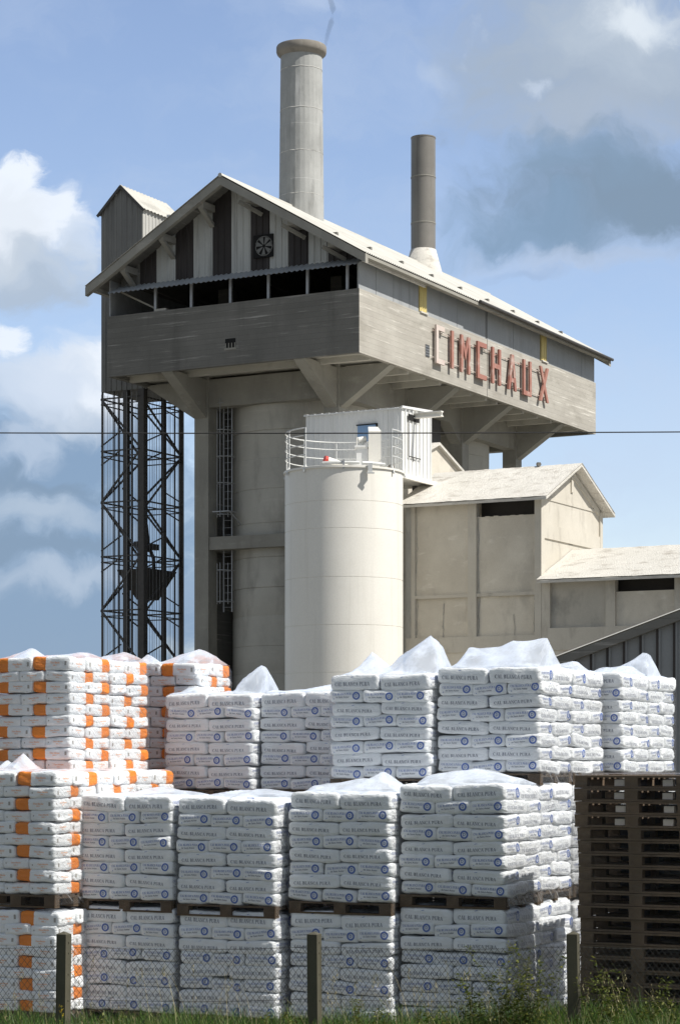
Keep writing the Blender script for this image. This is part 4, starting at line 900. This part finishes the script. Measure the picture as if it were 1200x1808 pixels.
def load(kind, p, z, label, zp=None, peaks=(), layers=None, yaw=0.0, group=None, top_amp=.03, flip=0):
    """p = world xy of the near corner, z = pallet underside, zp = layer pitch"""
    LN[0] += 1; rnd = random.Random(LN[0] * 13 + 5)
    white = kind == 'white'; Lx, Wy = (1.0, 1.2) if white else (.85, 1.02)
    ph = .128 if white else .14; nl = layers or (8 if white else 10); zp = zp or (.1415 if white else .1290); group = group or (GW if white else GO)
    o = bpy.data.objects.new('wrapped_pallet_load', None); COL.objects.link(o)
    o.location = (p[0], p[1], z); o.rotation_euler = (0, 0, YAW + R(yaw)); tag(o, label, 'pallet of sacks', group)
    pl = bpy.data.objects.new('pallet', PAL[kind]); COL.objects.link(pl); pl.parent = o
    lg, st = (.6, .4) if white else (.51, .34)
    meshes = WHITE if white else ORANGE
    for k in range(nl):
        zc = ph + zp * (k + .5)
        spots = []
        frontlong = ((k + flip) % 2 == 1)
        if frontlong:
            spots += [(st / 2, lg / 2 + i * lg, 90) for i in range(2)] + [(st + lg / 2, st / 2 + i * st, 0) for i in range(3)]
        else:
            spots += [(lg / 2, st / 2 + i * st, 0) for i in range(3)] + [(lg + st / 2, lg / 2 + i * lg, 90) for i in range(2)]
        lx, ly = rnd.uniform(-.010, .010), rnd.uniform(-.012, .012)
        for (x, y, r_) in spots:
            b = bpy.data.objects.new('sack', rnd.choice(meshes)); COL.objects.link(b); b.parent = o
            b.location = (x + lx + rnd.uniform(-.008, .008), y + ly + rnd.uniform(-.006, .006), zc + rnd.uniform(-.003, .003) + (.006 if k == nl - 1 else 0))
            b.rotation_euler = (R(rnd.gauss(0, 2.0)), R(rnd.gauss(0, 1.5)), R(r_ + rnd.gauss(0, 1.4)))
            if k == nl - 1: b.scale = (1, 1, 1.22)
    fm = film_mesh(Lx, Wy, .03, ph + zp * nl + .02, rnd, peaks, top_amp)
    fo = fm.build('plastic_film', ['film_front', 'film_side', 'film_top'], o, smooth=True); fo['label'] = 'clear crumpled plastic hood'
    smooth_by_angle(fo, 40)
    return o
P4 = at(893, 22.7); P3 = at(690, 23.1); P2 = at(487, 23.5); P1 = at(303, 24.0)
B4 = rel(P4, 1.10, .05); B3 = rel(B4, -.14, 1.235); B2 = rel(B4, 1.04, 2.75); B1 = rel(B2, -.16, 1.215)
C4 = rel(B4, 1.04, .0); D1 = rel(B4, 2.1, -.21); D2 = rel(B4, 3.14, -.20)
low = ((.5, .5, .10, .7, .8, 1),)
load('white', P4, -.07, 'bottom load of white sacks left of the right fence post, dark film on its side', zp=.1470, peaks=())
load('white', P3, -.10, 'bottom load of white sacks directly behind the middle fence post', zp=.1400)
load('white', rel(P2, 0, -.01), -.10, 'bottom load of white sacks left of the middle fence post and next to it', zp=.1375)
load('white', rel(P1, 0, -.01), -.10, 'bottom load of white sacks just right of the left fence post', zp=.1400)
load('white', P4, 1.248, 'front row upper load of white sacks with its right side in bright sun', peaks=((.5, .55, .125, .60, .75, .55),), top_amp=.05)
load('white', P3, 1.155, 'front row upper load of white sacks standing above the middle fence post', peaks=((.45, .30, .13, .30, .24, 1), (.6, .6, .11, .5, .7, .6)), top_amp=.05)
load('white', rel(P2, -.02, 0), 1.10, 'front row upper load of white sacks second from the left, sagging over its pallet', zp=.1400, peaks=((.7, .6, .09, .5, .7, 1),), top_amp=.035)
load('white', P1, 1.125, 'front row upper load of white sacks next to the orange banded ones', zp=.1395, peaks=((.7, .5, .08, .5, .6, 1),), top_amp=.03)
load('white', B4, 2.515, 'topmost load of white sacks with a long raised fold of plastic, right of centre', peaks=((.42, .50, .27, .34, .62, 'r'),), top_amp=.05)
load('white', B3, 2.45, 'topmost load of white sacks with a tall pointed plastic peak, right of the silo foot', peaks=((.5, .20, .41, .45, .52, .95), (.5, .92, .22, .4, .24, 1), (.5, .6, .08, .4, .5, 1)), top_amp=.05)
load('white', B2, 2.31, 'back load of white sacks at the silo foot, partly hidden by a taller load', peaks=((.5, .5, .07, .4, .5, 1),), top_amp=.04)
load('white', B1, 2.30, 'back load of white sacks with a rounded plastic bulge, beside the orange banded ones', peaks=((.45, .12, .36, .40, .34, .6), (.4, 1.0, .08, .3, .3, 1)), top_amp=.04)
load('white', C4, 2.51, 'topmost white load showing only its sunny side, behind the long plastic fold', peaks=((.3, .1, .10, .5, .5, 1),), top_amp=.04)
load('white', D1, 2.51, 'topmost white load at far right with a sliver of shaded front showing', peaks=((.6, .2, .10, .5, .6, 1),), top_amp=.04)
load('white', D2, 2.51, 'rearmost sunny white load at the far right with a plastic peak', peaks=((.25, .15, .30, .45, .5, 1),), top_amp=.04)
load('white', B4, 1.25, 'sunny white load seen between the front right load and the empty pallets')
load('white', B4, -.07, 'bottom white load glimpsed left of the right fence post, behind the front one', zp=.147)
for (q_, dz, nm) in ((B3, -.06, 'pointed peak'), (B2, -.2, 'silo foot'), (B1, -.2, 'rounded bulge'), (C4, 0, 'sunny back row'), (D1, 0, 'far right'), (D2, 0, 'rearmost far right')):
    load('white', q_, 1.255 + dz, 'middle level white load hidden under the topmost %s load' % nm, zp=.140)
    load('white', q_, -.09 + dz * .1, 'ground level white load hidden under the topmost %s load' % nm, zp=.140 if dz > -.1 else .124)
O1 = at(97, 24.0); O2 = rel(O1, .87, 0); O3 = rel(O1, 1.72, 0); OA = rel(O1, .917, .40); OB = rel(OA, .87, 0); OC = at(349, 27.1)
load('orange', rel(O1, -.01, -.04), -.10, 'bottom load of orange banded sacks behind the left part of the fence', zp=.1190, layers=9, flip=1)
load('orange', O1, 1.175, 'front load of orange banded sacks at the left edge, above the fence', zp=.1325, peaks=((.5, .75, .18, .3, .2, 1), (.5, .98, .16, .25, .1, 1)), top_amp=.03)
for q_, nm in ((O2, 'second'), (O3, 'third'), (rel(O1, .92, 1.06), 'fourth'), (rel(O1, 1.82, 1.06), 'fifth')):
    load('orange', q_, -.10, 'ground level orange banded load hidden in the left block, %s from the front' % nm, zp=.1190, layers=9, flip=1)
load('orange', O2, 1.175, 'orange banded load whose sunny side shows just behind the front left load', zp=.1325)
load('orange', O3, 1.175, 'orange banded load peeping out right of the tall left ones, at front row height', zp=.1325)
load('orange', rel(O1, .92, 1.06), 1.175, 'orange banded load hidden under the topmost one at the left edge', zp=.1325)
load('orange', rel(O1, 1.82, 1.06), 1.175, 'orange banded load hidden under the topmost sunny one', zp=.1325)
load('orange', OA, 2.52, 'topmost load of orange banded sacks at the left edge', peaks=((.4, .80, .12, .35, .25, 1), (.5, .2, .08, .4, .4, 1)), top_amp=.03, zp=.1275)
load('orange', OB, 2.52, 'topmost orange banded load showing mostly its sunny side, below the hoist tower', peaks=((.6, .2, .10, .4, .4, 1),), top_amp=.03, zp=.1275)
load('orange', OC, 2.53, 'topmost load of orange banded sacks nearest the kiln column, with a low plastic tent', peaks=((.4, .2, .18, .5, .5, 1), (.4, .98, .14, .3, .25, 1)), top_amp=.03, zp=.1290)
load('orange', OC, 1.24, 'middle orange banded load under the topmost one near the column', zp=.128)
load('orange', OC, -.10, 'ground level orange banded load hidden behind the left end of the front row', zp=.1190)

# ================================================================== EMPTY PALLET STACK
EP = Vector(((1013 - 600) / F * 22.2, 22.2))          # far left front corner
nstack = 21; hp = .1303
base_c = EP - Vector((-sy_ * 1.2, cy_ * 1.2))           # near right corner
PD = 1.0
def parts_pallet():
    root = bpy.data.objects.new('empty_pallet', None); COL.objects.link(root)
    for j in range(6):
        x = j * (PD - .12) / 5; m = MB(); m.box(x, x + .12, 0, 1.2, hp - .022, hp - .002); m.build('deck_board', 'wood_dark', root)
    for i in range(3):
        y = i * (1.2 - .14) / 2; m = MB(); m.box(.002, PD - .002, y, y + .14, hp - .042, hp - .0225); m.build('stringer_board', 'wood_dark', root)
    for i in range(3):
        for j in range(3):
            y = i * (1.2 - .14) / 2; x = j * (PD - .1) / 2; b = MB(); b.box(x + .002, x + .098, y + .004, y + .136, .022, hp - .0425)
            b.build('block', 'wood_dark', root)
    for j in range(3):
        x = j * (PD - .1) / 2; m = MB(); m.box(x, x + .1, 0, 1.2, .002, .0215); m.build('runner', 'wood_dark', root)
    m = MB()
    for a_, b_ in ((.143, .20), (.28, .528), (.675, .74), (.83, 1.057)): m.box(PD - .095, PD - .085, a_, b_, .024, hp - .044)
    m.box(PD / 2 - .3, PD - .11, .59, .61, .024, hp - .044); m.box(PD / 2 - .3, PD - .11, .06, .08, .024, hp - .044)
    m.build('shade_board', 'gap_shade', root)  # added dark boards: painted gap shade, and blockers for sun through the stack
    return root
proto = parts_pallet(); rnd = random.Random(4)
m = MB(); m.box(PD - .095, PD - .085, .143, .528, .024, hp - .044); m.box(PD - .095, PD - .085, .672, 1.057, .024, hp - .044); m.box(PD / 2 - .3, PD - .11, .59, .61, .024, hp - .044); m.box(PD / 2 - .3, PD - .11, .06, .08, .024, hp - .044); _c = m.build('shade_board', 'gap_shade'); closed_me = _c.data; bpy.data.objects.remove(_c)  # fuller set of the added boards that darken gaps and stop sun
ordn = ['twenty-first and lowest', 'twentieth', 'nineteenth', 'eighteenth', 'seventeenth', 'sixteenth', 'fifteenth', 'fourteenth', 'thirteenth', 'twelfth', 'eleventh', 'tenth', 'ninth', 'eighth', 'seventh', 'sixth', 'fifth', 'fourth', 'third', 'second', 'topmost']
for k in range(nstack):
    if k == 0: r_ = proto
    else:
        r_ = proto.copy(); COL.objects.link(r_)
        for chd in proto.children:
            c_ = chd.copy(); COL.objects.link(c_); c_.parent = r_
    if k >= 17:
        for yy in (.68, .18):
            m = MB(); m.box(.03, .1, yy, yy + .105, .024, hp - .0425); m.build('sunlit_block', 'wood_sunlit', r_)['label'] = 'added pale block, painted sunlight seen through the gap'  # added blocks whose pale colour stands for sunlit wood inside the stack
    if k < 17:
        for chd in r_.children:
            if chd.name.startswith('shade_board'): chd.data = closed_me
    q_ = base_c + Vector((rnd.uniform(-.008, .008), rnd.uniform(-.01, .01)))
    if k < 17: q_ = q_ + Vector((.035, 0))
    if k < 10: q_ = q_ + Vector((.02, 0))
    r_.location = (q_.x, q_.y, -.1 + k * hp); r_.rotation_euler = (0, 0, YAW + R(rnd.uniform(-.5, .5)))
    tag(r_, 'dark empty wooden pallet, %s from the top of the stack at right' % ordn[k] if k < 20 else 'topmost dark empty wooden pallet of the shaded stack at right', 'pallet', 'empty pallets stacked at right')
WORDS = 'first second third fourth fifth sixth seventh eighth ninth tenth eleventh twelfth thirteenth fourteenth fifteenth sixteenth seventeenth'.split()
proto_kids = [c_ for c_ in proto.children]
for k in range(17):
    r_ = proto.copy(); COL.objects.link(r_)
    for chd in proto.children:
        c_ = chd.copy(); COL.objects.link(c_); c_.parent = r_
    q_ = base_c + Vector((cy_, sy_)) * (PD + .07) + Vector((rnd.uniform(-.008, .008), rnd.uniform(-.01, .01)))
    r_.location = (q_.x, q_.y, -.1 + k * hp); r_.rotation_euler = (0, 0, YAW + R(rnd.uniform(-.5, .5)))
    tag(r_, 'empty wooden pallet in the hidden shorter stack, %s from the ground' % WORDS[k], 'pallet', 'empty pallets stacked at right')
fr = film_mesh(PD + .02, 1.22, 0, nstack * hp + .01, random.Random(77), (), .015, .02)
fo = fr.build('stretch_film', ['film_dark', 'film_dark', 'film_dark'], None, smooth=True); fo.location = (base_c.x, base_c.y, -.1); fo.rotation_euler = (0, 0, YAW); tag(fo, 'clear stretch film wrapped round the stack of empty pallets', 'plastic film')

# ================================================================== FENCE
FY = 21.0
fence = bpy.data.objects.new('chain_link_fence', None); COL.objects.link(fence); fence.location = (0, FY, -.1); tag(fence, 'chain link fence with square concrete posts along the grass', 'fence')
pxs = [-356, 111, 556, 1014, 1470]
for i, px in enumerate(pxs):
    x = (px - 600) / F * FY; q = MB(); w = .052
    q.prism([(-w, -w, 0), (w, -w, 0), (w, w, 0), (-w, w, 0)], (0, 0, 1.235)); q.add([(-w, -w, 1.235), (w, -w, 1.235), (w, w, 1.235), (-w, w, 1.235), (0, 0, 1.262)], [(0, 1, 4), (1, 2, 4), (2, 3, 4), (3, 0, 4)])
    for zz in (.3, .6, .85, 1.05, 1.15): q.box(w, w + .006, -.006, .006, zz, zz + .012)
    ob = q.build('post', 'post_conc', fence); ob.location = (x, 0, 0); ob.rotation_euler = (R((.4, -.3, .5, -.2, 0)[i]), R((0, .5, -.2, -.9, 0)[i]), R(-24 if px < 800 else -20))
    ob['label'] = ('leftmost', 'left', 'mossy middle', 'right', 'rightmost')[i] + ' concrete fence post'
q = MB(); wr = .0021; top = 1.13; dxw = .058
def wz(x, z): return .012 * math.sin(x * 2.1) + .01 * math.sin(z * 5 + x)
xa, xb = (pxs[0] - 600) / F * FY, (pxs[-1] - 600) / F * FY
def span(x):  # mesh only reaches close to the posts
    return True
k = 0; x = xa - 1.2
sl_ = 1.35
while x < xb:
    for s_ in (1, -1):
        x0 = x if s_ > 0 else x + top / sl_
        pts = []
        for j in range(7):
            z = top * j / 6; X = x0 + s_ * z / sl_
            sag = .03 * (1 - ((((X - xa) % 2.45) / 2.45 - .5) * 2) ** 2)
            if xa <= X <= xb: pts.append((X, .02 + wz(X, z) + .0018 * s_, z * (1 - sag)))
        if len(pts) > 1: q.tube(pts, wr, 3, cap=False)
    x += dxw
q.build('wire_mesh', 'wire', fence)
for zz in (1.115, .62):
    q = MB(); q.tube([(xa + (xb - xa) * i / 60, .022 + wz(xa + (xb - xa) * i / 60, zz), zz - .03 * (1 - ((((xb - xa) * i / 60 % 2.45) / 2.45 - .5) * 2) ** 2)) for i in range(61)], .0022, 4); q.build('tension_wire', 'wire', fence)

# ================================================================== GRASS AND WEEDS
rnd = random.Random(8)
def blade(m, x, y, z, h, w, lean, az, curl=.5, mi=0, seg=3):
    dx, dy = math.cos(az), math.sin(az); sx2, sy2 = -dy, dx; o = len(m.v)
    for i in range(seg + 1):
        t_ = i / seg; off = lean * t_ ** (1 + curl) * h; zz = z + h * t_ * (1 - .25 * abs(lean) * t_); ww = w * (1 - t_ ** 1.5) + .0004
        m.v.append((x + dx * off - sx2 * ww, y + dy * off - sy2 * ww, zz)); m.v.append((x + dx * off + sx2 * ww, y + dy * off + sy2 * ww, zz))
    for i in range(seg): m.f.append((o + 2 * i, o + 2 * i + 1, o + 2 * i + 3, o + 2 * i + 2)); m.m.append(mi)
m = MB()
for i in range(42000):
    x = rnd.uniform(-4.3, 4.3); y = 17.5 + 4.4 * rnd.random() ** .6
    nn = noise.noise((x * .9, y * .9, 0)); n2 = noise.noise((x * 3.1, y * 2, 5))
    h = .43 + .10 * nn + .10 * n2 + rnd.uniform(-.07, .08) + (.10 if rnd.random() < .06 else 0)
    if x > 1.2: h += .08 * min(1, (x - 1.2))
    if y < 19.6: h *= .78
    blade(m, x, y, -.10, max(.1, h), rnd.uniform(.0035, .0065), rnd.uniform(.1, .75), rnd.uniform(0, 6.28), .8, 1 if rnd.random() < .06 else 0)
tag(m.build('long_grass', ['grass', 'straw']), 'long green grass growing along the foot of the fence', 'grass', kind='stuff')
# dry seed stalks through the fence: one stuff
m = MB()
for i in range(150):
    x = rnd.uniform(-3.4, 3.4); y = rnd.uniform(20.4, 21.6); h = rnd.uniform(.55, 1.05); az = rnd.uniform(0, 6.28); le = rnd.uniform(.1, .7)
    blade(m, x, y, -.1, h, .0022, le, az, 1.0, 0, 5)
    if rnd.random() < .6:
        tx, ty, tz = m.v[-1]
        for k in range(12): blade(m, tx + rnd.uniform(-.014, .014), ty, tz - k * .011, .03, .0028, rnd.uniform(.2, .9), rnd.uniform(0, 6.28), .5, 0, 2)
tag(m.build('dry_stalks', ['straw']), 'dry straw coloured grass stalks standing through the wire mesh', 'grass', kind='stuff')
def weed(px, D, h, label, n_br=10, leafn=26, cat='weed', dense=1.0):
    X = (px - 600) / F * D; m = MB(); lf = MB(); r2 = random.Random(px)
    for b in range(n_br):
        az = r2.uniform(0, 6.28); le = r2.uniform(.08, .45) * h; hh = h * r2.uniform(.6, 1.0); pts = []; bend = r2.uniform(-.1, .1)
        for i in range(7):
            t_ = i / 6; pts.append((math.cos(az) * le * t_ ** 1.3 + bend * math.sin(t_ * 3), math.sin(az) * le * t_ * .5, hh * t_))
        m.tube(pts, [.004 * (1 - .75 * i / 6) for i in range(7)], 4)
        for l in range(int(leafn * dense * 3)):
            t_ = r2.uniform(.15, 1.0); i = min(5, int(t_ * 6)); p = Vector(pts[i]).lerp(Vector(pts[i + 1]), t_ * 6 - i)
            p += Vector((r2.gauss(0, .02), r2.gauss(0, .02), r2.gauss(0, .015))); a2 = r2.uniform(0, 6.28); s = r2.uniform(.013, .030)
            d = Vector((math.cos(a2), math.sin(a2), r2.uniform(-.5, .7))).normalized(); sd = d.cross(Vector((r2.random(), r2.random(), 1))).normalized()
            lf.add([p, p + d * s + sd * s * .42, p + d * 2.1 * s, p + d * s - sd * s * .42], [(0, 1, 2, 3)])
    root = bpy.data.objects.new('weed', None); COL.objects.link(root); root.location = (X, D, -.1); tag(root, label, cat, 'leafy weeds growing along the fence')
    m.build('stem', 'leaf', root); lf.build('foliage', 'leaf', root)
for (px, h, lb, nb_) in ((905, 1.0, 'tall leafy weed left of the right fence post, over the dark corner of the sacks', 11), (862, .75, 'leafy weed spreading in front of the rightmost lower white load', 9), (958, 1.02, 'tall slender leafy weed close to the left side of the right fence post', 10),
                         (770, .5, 'small weed below the second gap from the right in the sacks', 7), (1085, .85, 'leafy weed in front of the empty pallet stack, nearer the post', 9), (1165, .7, 'leafy weed in front of the empty pallet stack, near the picture edge', 8),
                         (190, .42, 'small bushy weed right of the left fence post', 9), (500, .45, 'small weed at the left of the middle fence post', 7), (655, .55, 'thin weed right of the middle fence post', 6)):
    weed(px, 20.8 if px != 862 else 20.9, h * 1.18, lb, nb_ + 3)
root = bpy.data.objects.new('yellow_flower', None); COL.objects.link(root); root.location = ((112 - 600) / F * 20.8, 20.8, -.1); tag(root, 'yellow flower spike growing against the left fence post', 'flower')
m = MB(); m.tube([(0, 0, 0), (.0, 0, .3), (-.02, 0, .58)], .004, 5); m.build('stem', 'leaf', root)
m = MB()
for i in range(44):
    z = .30 + .28 * rnd.random(); a = rnd.uniform(0, 6.28); s = .012
    p = Vector((-.02 * (z - .3) / .28 + rnd.gauss(0, .009), rnd.gauss(0, .008), z)); d = Vector((math.cos(a), math.sin(a), .4)); sd = d.cross(Vector((0, 0, 1)))
    m.add([p, p + d * s + sd * s * .5, p + d * s * 1.7, p + d * s - sd * s * .5], [(0, 1, 2, 3)])
m.build('blossom', 'petal', root)
